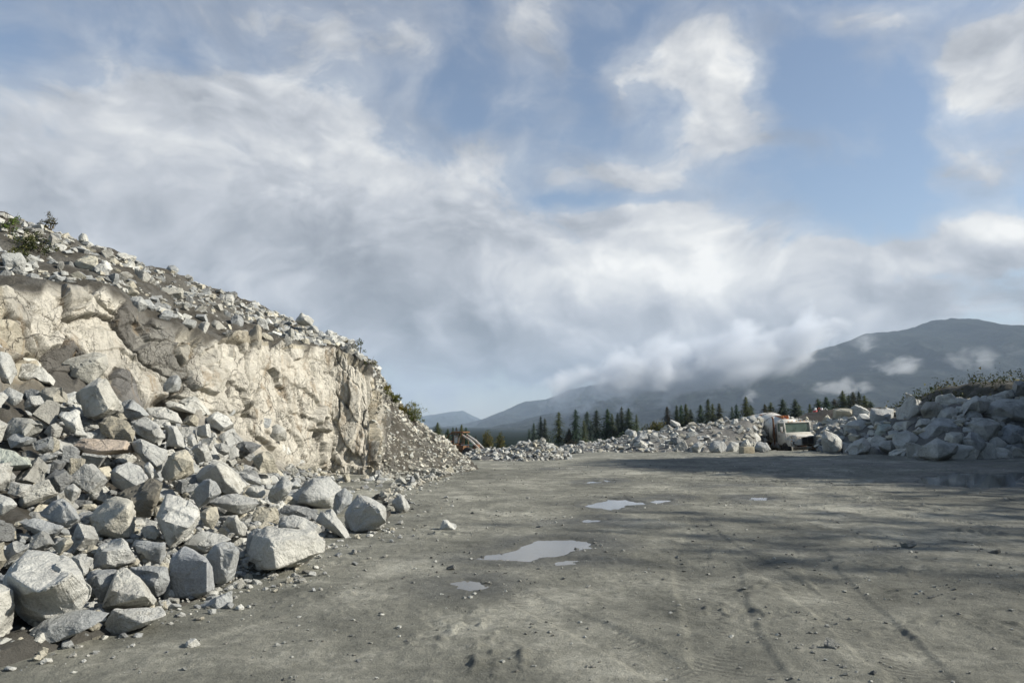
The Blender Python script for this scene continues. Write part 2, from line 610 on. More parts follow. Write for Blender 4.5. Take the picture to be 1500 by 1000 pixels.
def ground_z(x, y, fine=True, want_sd=False):
    x, y = np.asarray(x, float), np.asarray(y, float)
    z = ground_low(x, y)
    near = sstep(95, 45, np.hypot(x, y))
    b = 0.030 * fbm(P2(x, y, 0.33), 2, 3) + 0.014 * fbm(P2(x, y, 1.5), 3, 9)
    if fine:
        b = b + 0.010 * np.maximum(fbm(P2(x, y, 5.5), 3, 21), -0.3) + 0.012 * np.maximum(0, fbm(P2(x, y, 2.6), 3, 33) - 0.35)
        cl = np.maximum(0, fbm(P2(x, y, 0.7), 2, 41) - 0.05)
        b = b + 0.085 * cl * np.maximum(0, perlin(P2(x, y, 9.0), 51) - 0.02)
    b = b * (1 + 0.9 * sstep(14, 24, y) * sstep(0.12, 0.3, x / np.maximum(y, 1)))
    b = b - 0.018 * track_masks(x, y)
    sd = np.full(x.shape, 9.0)
    for k, poly in enumerate(PW):
        c = poly.mean(0)
        rad = np.abs(poly - c).max() + 1.5
        i = (np.abs(x - c[0]) < rad) & (np.abs(y - c[1]) < rad)
        if i.any():
            s = poly_sd(x[i], y[i], poly)
            wob = 0.13 * fbm(P2(x[i], y[i], 2.2), 4, 60)
            if k in (3, 4, 5, 6, 7, 8):
                wob = wob + 0.42 * np.maximum(0, fbm(P2(x[i], y[i] * .6, 1.4), 3, 71) + .15)
            sd[i] = np.minimum(sd[i], s + wob)
    b = np.where(sd < 9, b * (0.25 + 0.75 * sstep(0.02, 0.8, sd)) + 0.016 * sstep(0.9, 0.1, sd), b)
    b = b - 0.05 * sstep(0.10, -0.14, sd)
    if want_sd:
        return z + b * near, sd
    return z + b * near


def build_ground():
    th = np.concatenate([np.linspace(-180, -44, 40)[:-1], np.linspace(-44, 44, 900), np.linspace(44, 180, 40)[1:-1]])
    th = np.radians(th)
    r = np.concatenate([[0.01, 0.6, 1.2, 2.0, 2.8], np.exp(np.linspace(math.log(3.6), math.log(75), 640)), np.exp(np.linspace(math.log(78), math.log(16000), 60))])
    R, T = np.meshgrid(r, th, indexing="ij")
    x, y = R * np.sin(T), R * np.cos(T)
    z, sdist = ground_z(x.ravel(), y.ravel(), True, True)
    z = z.reshape(x.shape)
    v = np.stack([x, y, z], -1).reshape(-1, 3)
    nr, nt = x.shape
    i = np.arange(nr - 1)[:, None] * nt
    j = np.arange(nt)[None, :]
    j2 = (j + 1) % nt
    f = np.stack([i + j, i + nt + j, i + nt + j2, i + j2], -1).reshape(-1, 4)[:, ::-1]
    me = mesh_from("ground", v, f, M_GROUND, True)
    damp = sstep(.95, .06, sdist + .3 * fbm(v * .9, 3, 66))
    vcol(me, np.repeat(damp[:, None], 3, 1), "Damp")
    o = link("ground", me)
    tag(o, "wide level yard of compacted grey dirt, damp and rutted", "ground", kind="structure")
    return o


def ground_material():
    m, t, b = mat("yard_dirt")
    pos = t.new("ShaderNodeNewGeometry").outputs["Position"]
    sep = t.new("ShaderNodeSeparateXYZ")
    t.put(sep.inputs[0], pos)
    n_big = t.noise(pos, 0.22, 6, 0.62, 0.4)
    n_mid = t.noise(pos, 1.1, 8, 0.68, 0.5)
    n_fin = t.noise(pos, 9.0, 8, 0.75)
    n_grit = t.noise(pos, 60.0, 4, 0.75)
    v = t.math("ADD", t.math("ADD", t.math("MULTIPLY", n_big, 0.34), t.math("MULTIPLY", n_mid, 0.38)), t.math("ADD", t.math("MULTIPLY", n_fin, 0.22), t.math("MULTIPLY", n_grit, 0.12)))
    c = t.ramp(v, [(0.40, (0.066, 0.067, 0.055)), (0.47, (0.130, 0.130, 0.107)), (0.54, (0.196, 0.194, 0.159)), (0.62, (0.35, 0.343, 0.285))])
    pale = t.mr(t.noise(pos, 0.9, 9, 0.72, 0.9), 0.60, 0.72)
    c = t.mix(t.math("MULTIPLY", pale, 0.45), c, (0.31, 0.305, 0.275))
    speck = t.mr(t.voro(pos, 26.0), 0.02, 0.22, 1, 0)
    sp_on = t.mr(t.noise(pos, 2.3, 5, 0.7), 0.52, 0.66)
    c = t.mix(t.math("MULTIPLY", t.math("MULTIPLY", speck, sp_on), 0.55), c, (0.33, 0.325, 0.30))
    dk = t.mr(t.voro(t.vmath("ADD", pos, (3.3, 1.7, 0)), 17.0), 0.02, 0.25, 1, 0)
    c = t.mix(t.math("MULTIPLY", t.math("MULTIPLY", dk, t.mr(t.noise(pos, 1.7, 5, 0.7), 0.5, 0.64)), 0.7), c, (0.055, 0.053, 0.047))
    # damp earth: a band beyond the puddles and the whole low side of the yard
    wet = t.mr(t.math("ADD", t.noise(t.vmath("MULTIPLY", pos, (0.45, 1.0, 1.0)), 0.28, 7, 0.62, 0.6), t.math("MULTIPLY", t.mr(sep.outputs[0], 1.0, 14.0), 0.12)), 0.55, 0.70)
    wet = t.math("MULTIPLY", wet, t.mr(sep.outputs[1], 45.0, 34.0))
    dmp = t.new("ShaderNodeVertexColor")
    dmp.layer_name = "Damp"
    wet = t.math("MAXIMUM", wet, t.math("MULTIPLY", dmp.outputs[0], 0.95))
    c = t.mix(t.math("MULTIPLY", wet, 0.75), c, t.mix(1.0, c, (0.40, 0.41, 0.43), "MULTIPLY"))
    # tyre tread
    tr, ribs = None, None
    for x0, y0, x1, y1, w in TRACKS:
        dx, dy = x1 - x0, y1 - y0
        L = math.hypot(dx, dy)
        dx, dy = dx / L, dy / L
        q = t.vmath("SUBTRACT", pos, (x0, y0, 0))
        al = t.vmath("DOT_PRODUCT", q, (dx, dy, 0))
        ac = t.vmath("DOT_PRODUCT", q, (dy, -dx, 0))
        ac = t.math("ADD", ac, t.math("MULTIPLY", t.math("SINE", t.math("ADD", t.math("MULTIPLY", al, 0.7), x0)), 0.12))
        aa = t.math("ABSOLUTE", ac)
        k = t.math("MULTIPLY", t.mr(aa, w * .42, w * .58, 1, 0), t.math("MULTIPLY", t.mr(al, -1.0, 0.5), t.mr(al, L - .5, L + 1, 1, 0)))
        rb = t.math("MULTIPLY", t.math("SINE", t.math("ADD", t.math("MULTIPLY", al, 78.0), t.math("MULTIPLY", aa, 30.0))), k)
        tr = k if tr is None else t.math("MAXIMUM", tr, k)
        ribs = rb if ribs is None else t.math("ADD", ribs, rb)
    keep = t.mr(t.noise(pos, 2.4, 6, 0.7), 0.46, 0.62)
    ribs = t.math("MULTIPLY", ribs, keep)
    c = t.mix(t.math("MULTIPLY", t.math("MULTIPLY", t.mr(ribs, 0.1, 0.8), 1.0), 0.35), c, (0.07, 0.068, 0.06))
    # valley floor under forest, far beyond the yard
    far = t.mr(t.vmath("LENGTH", pos), 95.0, 170.0)
    c = t.mix(far, c, t.mix(t.noise(pos, 0.03, 6, 0.7), (0.008, 0.013, 0.010), (0.018, 0.024, 0.018)))
    t.put(b.inputs["Base Color"], c)
    t.put(b.inputs["Roughness"], t.mr(wet, 0.0, 1.0, 0.93, 0.62))
    t.put(b.inputs["Specular IOR Level"], t.mr(far, 0, 1, 0.3, 0.0))
    h = t.math("ADD", t.math("ADD", t.math("MULTIPLY", n_fin, 1.1), t.math("MULTIPLY", n_grit, 0.45)), t.math("MULTIPLY", ribs, 0.15))
    nb = t.bump(h, 0.045, 0.9)
    t.put(b.inputs["Normal"], nb)
    return m


M_GROUND = ground_material()
GROUND = build_ground()


def water_material():
    m, t, b = mat("puddle_water")
    co = t.new("ShaderNodeNewGeometry").outputs["Position"]
    t.put(b.inputs["Base Color"], t.mix(t.noise(co, 1.5, 4), (0.10, 0.098, 0.088), (0.16, 0.155, 0.138)))
    b.inputs["Roughness"].default_value = 0.03
    b.inputs["IOR"].default_value = 1.33
    b.inputs["Specular IOR Level"].default_value = 0.7
    t.put(b.inputs["Normal"], t.bump(t.noise(co, 9.0, 2), 0.0012, 0.5))
    return m


M_WATER = water_material()
for (lab, pts), w in zip(PUDDLES, PW):
    c = w.mean(0)
    n = len(w)
    dirs = (w - c) / np.linalg.norm(w - c, axis=1)[:, None]
    q = w + dirs * 0.16
    me = mesh_from("puddle_water", np.column_stack([q - c, np.zeros(n)]), [tuple(range(n))], M_WATER)
    if me.polygons[0].normal.z < 0:
        me.flip_normals()
    lo = float(ground_low(np.array([c[0]]), np.array([c[1]]))[0])
    o = link("puddle_water", me, loc=(c[0], c[1], lo - 0.012))
    tag(o, lab, "puddle", kind="structure")


# ------------------------------------------------------------------ quarry hillside (heap slope, cliff, rubble slope, scree)
# each column: foot, heap middle, cliff foot, cliff top, upper slope, skyline  (photo pixel x, y and distance)
HILL = [
    [(-520, 1120, 3.9), (-520, 800, 7.0), (-520, 545, 11.5), (-520, 440, 12.2), (-520, 300, 15.5), (-520, 190, 19)],
    [(0, 950, 5.4), (0, 722, 9.3), (0, 548, 13.6), (0, 425, 14.4), (0, 375, 17.5), (0, 312, 20.5)],
    [(150, 912, 6.15), (150, 722, 10.2), (150, 552, 16.2), (150, 432, 16.9), (160, 398, 19.5), (165, 370, 22)],
    [(300, 862, 7.3), (290, 732, 11), (290, 598, 18.6), (295, 500, 19.5), (310, 465, 22), (315, 422, 25)],
    [(400, 840, 8.2), (400, 738, 13), (410, 672, 22.0), (415, 505, 22.9), (430, 490, 24.5), (430, 472, 27)],
    [(490, 795, 10.4), (480, 748, 15), (480, 694, 25.2), (493, 513, 25.6), (495, 505, 26.5), (495, 496, 28)],
    [(560, 768, 12.3), (545, 732, 17), (545, 702, 25.0), (543, 540, 25.8), (545, 534, 27), (548, 532, 28.5)],
    [(588, 718, 18.6), (575, 706, 22.5), (566, 696, 25.6), (566, 610, 27.6), (565, 580, 29.5), (563, 566, 30.5)],
    [(640, 699, 23.3), (632, 692, 25.6), (628, 684, 27.6), (622, 645, 30), (618, 627, 31.5), (617, 620, 32)],
    [(700, 686, 28.0), (697, 684, 29), (695, 682, 30), (692, 679, 31), (690, 677, 32), (688, 675, 33)],
]


def build_hill():
    C = np.array([[tuple(at(*p)) for p in col] for col in HILL])  # ncol x 6 x 3
    foot = C[:, :1].copy()
    out = (C[:, :1] - C[:, 1:2])
    out[..., 2] = 0
    out /= np.linalg.norm(out, axis=-1, keepdims=True)
    foot = foot + out * 0.25
    foot[..., 2] = C[:, :1, 2] - 0.35
    b1 = C[:, 5:6] + np.array([-3.0, 2.5, -0.6])
    b2 = C[:, 5:6] + np.array([-14.0, 9.0, -2.5])
    b3 = C[:, 5:6] + np.array([-22.0, 14.0, 0])
    b3[..., 2] = -4
    C = np.concatenate([foot, C, b1, b2, b3], 1)  # 10 rows
    ncs = [50, 70, 90, 90, 80, 80, 50, 50, 40]
    nrs = [4, 44, 44, 130, 40, 40, 10, 10, 4]
    U = np.concatenate([i + np.arange(n) / n for i, n in enumerate(ncs)] + [[len(ncs)]])
    V = np.concatenate([i + np.arange(n) / n for i, n in enumerate(nrs)] + [[len(nrs)]])

    def lerp(A, t, axis):
        i = np.clip(t.astype(int), 0, A.shape[axis] - 2)
        f = (t - i)
        a, b = np.take(A, i, axis), np.take(A, i + 1, axis)
        f = f.reshape([-1 if k == axis else 1 for k in range(3)])
        return a * (1 - f) + b * f

    G = lerp(lerp(C, U, 0), V, 1)
    # soften the lines between the columns a little
    for _ in range(12):
        G[1:-1] = G[1:-1] * 0.5 + (G[:-2] + G[2:]) * 0.25
    du = np.gradient(G, axis=0)
    dv = np.gradient(G, axis=1)
    N = np.cross(du, dv)
    N /= np.linalg.norm(N, axis=-1, keepdims=True) + 1e-9
    if N[200, 30, 0] < 0:
        N = -N
    for _ in range(20):
        N[:, 1:-1] = N[:, 1:-1] * 0.5 + (N[:, :-2] + N[:, 2:]) * 0.25
        N[1:-1] = N[1:-1] * 0.5 + (N[:-2] + N[2:]) * 0.25
    N /= np.linalg.norm(N, axis=-1, keepdims=True) + 1e-9
    nu, nv = G.shape[:2]
    UU, VV = np.meshgrid(U, V, indexing="ij")
    cliff = sstep(2.75, 3.1, VV) * sstep(4.22, 4.02, VV + .25 * fbm(np.stack([UU * 3, VV * 0, VV * 0], -1), 3, 88)) * sstep(6.95, 6.55, UU)
    cliff_soft = cliff
    p = G.reshape(-1, 3)
    # roughness of the loose slopes
    rough = 0.16 * fbm(p * 0.9, 5, 5) + 0.05 * np.maximum(0, fbm(p * 4.0, 3, 15))
    rough = rough * np.interp(VV.ravel(), [0, 0.9, 1.5, 10], [0.1, 0.3, 1, 1])
    # fractured cliff: blocks of tilted planes
    arc = np.concatenate([[0], np.cumsum(np.linalg.norm(np.diff(G[:, 60, :2], axis=0), axis=1))])
    A = np.broadcast_to(arc[:, None], (nu, nv)).ravel()
    Z = G[..., 2].ravel()
    rs = np.random.RandomState(5)

    def blocks(sa, sz, off, tilt, seed, slant):
        rs = np.random.RandomState(seed)
        na, nz = int(A.max() / sa) + 3, int(11 / sz) + 3
        ia, iz = np.meshgrid(np.arange(na), np.arange(nz), indexing="ij")
        ca = ((ia + rs.uniform(-.1, 1.1, ia.shape)) * sa).ravel() - sa
        cz = ((iz + rs.uniform(-.1, 1.1, ia.shape)) * sz).ravel() - 2
        o, ta, tz = rs.normal(0, off, ca.size), np.clip(rs.normal(0, tilt, ca.size), -.3, .3), np.clip(rs.normal(0.03, tilt, ca.size), -.22, .25)
        q = P2(A, Z, 1.0)
        wa = A + slant * Z + 0.09 * sa * fbm(q * (1.3 / sa), 4, seed)
        wz = Z + 0.09 * sz * fbm(q * (1.3 / sa), 4, seed + 3)
        ang, wid, hgt = rs.normal(0, .38, ca.size), rs.uniform(.65, 1.45, ca.size), rs.uniform(.65, 1.45, ca.size)
        best = np.full(A.size, 1e9)
        sec = np.full(A.size, 1e9)
        idx = np.zeros(A.size, int)
        act = np.where(cliff.ravel() > 0)[0]
        xa, xz = wa[act], wz[act]
        bd, bs, bi = best[act], sec[act], idx[act]
        for k in range(ca.size):
            ux, uz = xa - ca[k], xz - cz[k]
            ua = np.abs(ux * math.cos(ang[k]) + uz * math.sin(ang[k])) / (sa * wid[k])
            ub = np.abs(uz * math.cos(ang[k]) - ux * math.sin(ang[k])) / (sz * hgt[k])
            d = np.maximum(ua, ub) * .7 + (ua + ub) * .3
            c = d < bd
            bs = np.where(c, bd, np.minimum(bs, d))
            bi = np.where(c, k, bi)
            bd = np.where(c, d, bd)
        best[act], sec[act], idx[act] = bd, bs, bi
        disp = o[idx] + ta[idx] * (wa - ca[idx]) + tz[idx] * (wz - cz[idx])
        return disp, idx, (sec - best)

    d0, i0, e0 = blocks(2.3, 2.8, .20, .13, 1, .12)
    d1, i1, e1 = blocks(.62, 1.5, .11, .19, 2, .10)
    d2, i2, e2 = blocks(.36, .55, .035, .16, 3, .1)
    # fewer joints on the big clean face near the cliff's end
    smooth_face = (sstep(3.15, 3.5, UU) * sstep(5.95, 5.8, UU) * sstep(4.05, 3.9, VV)).ravel()
    rcs = (sstep(2.15, 2.4, UU) * sstep(3.2, 2.95, UU)).ravel()
    cd = d0 * (0.8 - .35 * smooth_face) * (1 - .8 * rcs) + d1 * (1 - 0.45 * smooth_face) + d2 * (1 - 0.6 * smooth_face) + 0.03 * fbm(p * 2.2, 4, 25) + 0.018 * fbm(p * 9, 3, 29)
    cd = cd - 0.22 * sstep(.06, 0.0, e1) * (1 - .4 * smooth_face) - 0.07 * sstep(.06, 0, e2) * (1 - .5 * smooth_face) - .22 * np.maximum(0, fbm(np.stack([A * 2.1, Z * .4, A * 0], -1), 4, 61) - .22)
    cd = cd * (1 + .25 * (sstep(2.2, 2.45, UU) * sstep(3.1, 2.85, UU)).ravel()) - .30 * (sstep(2.2, 2.45, UU) * sstep(3.1, 2.85, UU)).ravel()
    cw = cliff_soft.ravel()
    disp = rough * (1 - cw) + np.clip(cd, -1.1, 0.75) * cw
    dg = disp.reshape(nu, nv)
    for _ in range(1):
        dg[1:-1] = dg[1:-1] * .5 + (dg[:-2] + dg[2:]) * .25
        dg[:, 1:-1] = dg[:, 1:-1] * .5 + (dg[:, :-2] + dg[:, 2:]) * .25
    disp = dg.ravel()
    p = p + N.reshape(-1, 3) * disp[:, None]
    # colours: stone and earth colours per block, greyer over the recess
    def pick(seed, idx, n=4000):
        return np.random.RandomState(seed).uniform(0, 1, (n,))[idx]
    r1, r2 = pick(3, i1), pick(4, i2)
    warm = np.array([0.52, 0.475, 0.37])
    pale = np.array([0.57, 0.54, 0.46])
    grey = np.array([0.27, 0.265, 0.25])
    dark = np.array([0.15, 0.142, 0.125])
    rc = warm[None] * np.ones((p.shape[0], 1))
    rc = np.where((r1 > .45)[:, None], pale, rc)
    rc = np.where(((r1 > .84) & ((smooth_face < .5) | (r1 > .91)))[:, None], grey, rc)
    rc = np.where((r1 > .93)[:, None], dark, rc)
    rc = rc * (0.74 + 0.42 * r2)[:, None]
    seam = np.clip(sstep(.05, .0, e1) * (1 - .2 * smooth_face) + .5 * sstep(.035, 0, e2), 0, 1) * sstep(-.5, .2, fbm(p * 1.1, 3, 71))
    rc = np.where((smooth_face > .5)[:, None], pale * 1.02, rc)
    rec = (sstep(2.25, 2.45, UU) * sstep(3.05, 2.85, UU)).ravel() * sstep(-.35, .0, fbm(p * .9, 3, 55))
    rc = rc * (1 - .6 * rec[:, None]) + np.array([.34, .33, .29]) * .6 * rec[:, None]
    rc = rc * (1 - .62 * seam[:, None]) + np.array([.085, .07, .05]) * .62 * seam[:, None]
    earth = np.array([0.082, 0.075, 0.061]) * (1 + 0.35 * fbm(p * 0.8, 3, 44))[:, None]
    grit = np.array([0.16, 0.155, 0.138])
    g = sstep(-.1, .3, fbm(p * 1.3, 4, 48))[:, None] * 0.55
    earth = earth * (1 - g) + grit * g
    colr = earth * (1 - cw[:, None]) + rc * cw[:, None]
    i = np.arange(nu - 1)[:, None] * nv
    j = np.arange(nv - 1)[None, :]
    f = np.stack([i + j, i + nv + j, i + nv + j + 1, i + j + 1], -1).reshape(-1, 4)
    me = mesh_from("hillside", p, f, M_HILL, True)
    me.set_sharp_from_angle(angle=math.radians(17))
    vcol(me, colr, "Col")
    vcol(me, np.repeat(cw[:, None], 3, 1), "Mask")
    o = link("quarry_hillside", me)
    tag(o, "quarried hillside with tan fractured cliff and grey earth slopes", "hillside", kind="structure")
    return o, p.reshape(nu, nv, 3), U, V, N, p, f


HILL_OB, HG, HU, HV, HN, hv, hf = build_hill()
BVH_HILL = BVHTree.FromPolygons([tuple(x) for x in hv], [tuple(x) for x in hf])
# the earth lies lower than the stones' outer surface, so that dark gaps stay open between them
_u, _v = np.meshgrid(HU, HV, indexing="ij")
_k = sstep(.9, 1.25, _v) * sstep(3.05, 2.7, _v) * sstep(6.2, 5.6, _u) * (0.35 + 0.65 * sstep(1.0, 1.8, _u))
HG2 = HG - HN * (0.26 * _k)[..., None] - np.array([0, 0, .1]) * _k[..., None]
HILL_OB.data.vertices.foreach_set("co", HG2.astype(np.float32).ravel())
HILL_OB.data.update()


def hill_point(u, v):
    """point and normal on the built slope at column u, row v (row 1 is the foot)"""
    i = int(np.clip(np.searchsorted(HU, u), 0, len(HU) - 1))
    j = int(np.clip(np.searchsorted(HV, v), 0, len(HV) - 1))
    return Vector(HG[i, j]), Vector(HN[i, j])


# ------------------------------------------------------------------ mounds under the rock piles of the far side


def mound(name, label, foot, crest, back, n=(120, 34), col=(0.17, 0.165, 0.15), amp=0.18, seed=3):
    """foot, crest, back: lists of world points along the pile"""
    rows = [np.array([tuple(q) for q in r]) for r in (foot, crest, back)]
    t = np.linspace(0, len(foot) - 1, n[0])

    def res(A):
        i = np.clip(t.astype(int), 0, len(A) - 2)
        f = (t - i)[:, None]
        return A[i] * (1 - f) + A[i + 1] * f

    a, c, b = map(res, rows)
    s = np.linspace(0, 1, n[1])[None, :, None]
    k = np.sin(np.clip(s / 0.5, 0, 1) * math.pi / 2)
    g = np.where(s < .5, a[:, None] + (c - a)[:, None] * (s / .5), c[:, None] + (b - c)[:, None] * ((s - .5) / .5))
    g[..., 2] = (a[:, None, 2:] + (c - a)[:, None, 2:] * k)[..., 0] * (s[..., 0] < .5) + g[..., 2] * (s[..., 0] >= .5)
    p = g.reshape(-1, 3)
    p[:, 2] += amp * fbm(p * 0.8, 4, seed) - 0.05
    nu, nv = n
    i = np.arange(nu - 1)[:, None] * nv
    j = np.arange(nv - 1)[None, :]
    f = np.stack([i + j, i + nv + j, i + nv + j + 1, i + j + 1], -1).reshape(-1, 4)
    me = mesh_from(name, p, f, M_HILL, True)
    vcol(me, np.array(col)[None] * (1 + 0.3 * fbm(p * 1.1, 3, 7))[:, None], "Col")
    vcol(me, np.zeros((len(p), 3)), "Mask")
    o = link(name, me)
    tag(o, label, "earth mound", kind="structure")
    return p.reshape(nu, nv, 3), BVHTree.FromPolygons([tuple(x) for x in p], [tuple(x) for x in f])


def line(pts):
    return [at(*q) for q in pts]


def backs(crest, dz=-1.5, dx=0.12, dy=6):
    return [Vector((c.x * (1 + dx), c.y + dy, min(c.z + dz, -0.3))) for c in crest]


cr = line([(815, 657, 56), (850, 650, 56), (900, 644, 55), (940, 634, 54), (985, 628, 53.5), (1040, 622, 53), (1100, 613, 54), (1128, 613, 60), (1150, 613, 64), (1215, 617, 64)])
MG_C, BVH_C = mound("rubble_mound", "low dark mound of gravel under the far rock heap", line([(810, 662, 47), (850, 664, 45.5), (900, 664, 45), (940, 663, 45.2), (985, 662, 45.5), (1040, 661, 46.5), (1100, 660, 47.5), (1128, 659, 57), (1150, 658, 61), (1215, 657, 61)]), cr, backs(cr))
cr = line([(1195, 622, 50), (1235, 612, 50), (1290, 604, 49), (1340, 598, 48), (1400, 590, 47.5), (1450, 586, 47), (1500, 580, 47), (1560, 572, 47), (1640, 560, 47)])
MG_R, BVH_R = mound("rubble_mound", "dark gravel mound under the shaded boulders", line([(1195, 661, 46.5), (1235, 664, 44.5), (1290, 666, 42), (1340, 670, 38), (1400, 674, 35.5), (1450, 671, 37.5), (1500, 668, 39), (1560, 667, 39.5), (1640, 667, 39.5)]), cr, backs(cr, -2.0))
cr = line([(688, 661, 38), (715, 656, 38), (745, 657, 38), (762, 649, 37.5), (780, 646, 37.2), (795, 648, 37), (810, 655, 37), (828, 664, 37)])
MG_P, BVH_P = mound("rubble_mound", "small dark mound under the low broken stone pile", line([(680, 671, 36.4), (715, 674, 35), (745, 674, 34.6), (762, 674, 34.5), (780, 674, 34.5), (795, 673, 34.8), (815, 672, 35), (836, 668, 36.5)]), cr, backs(cr, -1.5, 0.02, 2.5), amp=0.06)

# ------------------------------------------------------------------ rock shapes


def hull_bm(pts):
    bm = bmesh.new()
    vs = [bm.verts.new(p) for p in pts]
    r = bmesh.ops.convex_hull(bm, input=vs, use_existing_faces=False)
    bad = [e for e in r["geom_interior"] + r["geom_unused"] if isinstance(e, bmesh.types.BMVert)]
    if bad:
        bmesh.ops.delete(bm, geom=list(set(bad)), context="VERTS")
    loose = [v for v in bm.verts if not v.link_faces]
    if loose:
        bmesh.ops.delete(bm, geom=loose, context="VERTS")
    return bm


def rough_rock(pts, levels, size, seed=0, amp=1.0, name="boulder"):
    bm = hull_bm(pts)
    bmesh.ops.dissolve_limit(bm, angle_limit=math.radians(9), verts=bm.verts[:], edges=bm.edges[:])
    bmesh.ops.triangulate(bm, faces=bm.faces[:])
    # even out long slivers first
    for _ in range(2):
        L = size * 0.62
        es = [e for e in bm.edges if e.calc_length() > L]
        if not es:
            break
        bmesh.ops.subdivide_edges(bm, edges=es, cuts=1)
        bmesh.ops.triangulate(bm, faces=bm.faces[:])
    for k in range(levels):
        bmesh.ops.subdivide_edges(bm, edges=bm.edges[:], cuts=1, use_grid_fill=True)
        if k == levels - 2 or levels == 1:
            bmesh.ops.smooth_vert(bm, verts=bm.verts[:], factor=0.12, use_axis_x=True, use_axis_y=True, use_axis_z=True)
    bmesh.ops.triangulate(bm, faces=bm.faces[:])
    bm.normal_update()
    if levels:
        co = np.array([v.co[:] for v in bm.verts])
        # broken-out notches: stepped, concave fractures
        rn = np.random.RandomState(seed + 4000)
        cen = co.mean(0)
        for _ in range(rn.randint(1, 4)):
            far = co[rn.randint(len(co))]
            rad = far - cen
            L = np.linalg.norm(rad) + 1e-9
            c0 = cen + rad * (rn.uniform(.84, .93) if levels > 3 else rn.uniform(.74, .9))
            n1 = rad / L + rn.normal(0, .35, 3)
            n1 /= np.linalg.norm(n1)
            n2 = np.cross(n1, rn.normal(size=3))
            n2 /= np.linalg.norm(n2)
            n1 = n1 + n2 * rn.uniform(-.35, .35)
            n1 /= np.linalg.norm(n1)
            d1, d2 = (co - c0) @ n1, (co - c0) @ n2
            k = (d1 > 0) & (d2 > 0)
            co = co - np.where((k & (d1 < d2))[:, None], d1[:, None] * n1, 0) - np.where((k & (d1 >= d2))[:, None], d2[:, None] * n2, 0)
        bm.verts.index_update()
        ed = np.array([(e.verts[0].index, e.verts[1].index) for e in bm.edges])
        deg = np.bincount(ed.ravel(), minlength=len(co))[:, None]
        for _ in range(4 if levels > 3 else 1):
            acc = np.zeros_like(co)
            np.add.at(acc, ed[:, 0], co[ed[:, 1]])
            np.add.at(acc, ed[:, 1], co[ed[:, 0]])
            co = co * .5 + .5 * acc / deg
        sm = co.copy()
        for _ in range(3 if levels < 4 else 5):
            acc = np.zeros_like(sm)
            np.add.at(acc, ed[:, 0], sm[ed[:, 1]])
            np.add.at(acc, ed[:, 1], sm[ed[:, 0]])
            sm = sm * .4 + .6 * acc / deg
        wear = np.clip(-.1 + 1.2 * perlin(co / size * 4.0 + seed, 6) + .7 * perlin(co / size * 11.0 + seed, 7), 0, 1.5)
        co = co + (sm - co) * wear[:, None]
        for v, x in zip(bm.verts, co):
            v.co = x
        bm.normal_update()
        no = np.array([v.normal[:] for v in bm.verts])
        q = co / size + seed * 3.7
        chip = np.maximum(0, perlin(q * 3.1, 2) - 0.22)
        rs = np.random.RandomState(seed + 900)
        cs = rs.uniform(-.75, .75, (16, 3)) + q.mean(0) 
        dd = ((q[:, None] + .05 * perlin(q * 4, 12)[:, None, None] - cs[None]) ** 2).sum(-1)
        near = dd.argmin(1)
        step = rs.normal(0, .016, 16)[near] + ((q - cs[near]) * rs.normal(0, .035, (16, 3))[near]).sum(1)
        d = np.clip(step, -.06, .03) + 0.010 * perlin(q * 1.9, 1) - 0.05 * chip + 0.009 * fbm(q * 6.5, 3, 4) + 0.005 * fbm(q * 22, 2, 8)
        d *= amp * size
        for v, x, n in zip(bm.verts, d, no):
            v.co += Vector(n * x)
    me = bpy.data.meshes.new(name)
    bm.to_mesh(me)
    bm.free()
    me.materials.append(M_ROCK)
    return me


def blocky_points(rs, n=11, flat=1.0, tap=0.55):
    """corner points of an angular broken block about 1 m across"""
    pts = []
    base = [(-1, -1, -1), (1, -1, -1), (1, 1, -1), (-1, 1, -1), (-1, -1, 1), (1, -1, 1), (1, 1, 1), (-1, 1, 1)]
    for b in base:
        k = rs.uniform(0.55, 1.0, 3)
        pts.append(tuple(np.array(b) * k * 0.5 * np.array([1, rs.uniform(.8, 1), flat])))
    for _ in range(n - 8):
        v = rs.normal(size=3)
        v /= np.abs(v).max()
        pts.append(tuple(v * 0.5 * rs.uniform(.75, 1.02) * np.array([1, 1, flat])))
    ta, tb = rs.uniform(-tap, tap, 2)
    pts = [(x * (1 + ta * z), y * (1 + tb * x), z) for x, y, z in pts]
    return pts


def tri_arrays(me):
    me.calc_loop_triangles()
    v = np.empty(len(me.vertices) * 3, np.float32)
    me.vertices.foreach_get("co", v)
    f = np.empty(len(me.loop_triangles) * 3, np.int32)
    me.loop_triangles.foreach_get("vertices", f)
    return v.reshape(-1, 3), f.reshape(-1, 3)


RUB = []
for k in range(16):
    rs = np.random.RandomState(100 + k)
    bm = hull_bm(blocky_points(rs, 12, rs.uniform(.55, 1.0)))
    bmesh.ops.triangulate(bm, faces=bm.faces[:])
    me = bpy.data.meshes.new("tmp")
    bm.to_mesh(me)
    bm.free()
    RUB.append(tri_arrays(me))
    bpy.data.meshes.remove(me)
RUB2 = []  # a little rougher, for rubble seen close
for k in range(12):
    rs = np.random.RandomState(300 + k)
    me = rough_rock(blocky_points(rs, 12, rs.uniform(.6, 1.0)), 2, 1.0, k, 1.0, "tmp")
    RUB2.append(tri_arrays(me))
    bpy.data.meshes.remove(me)

TINTS = [(.96, .96, 0.94), (0.78, 0.80, 0.82), (1.12, 1.10, 1.04), (1.02, 0.95, 0.80), (0.55, 0.56, 0.57), (1.20, 1.19, 1.15), (0.76, 0.74, 0.69)]


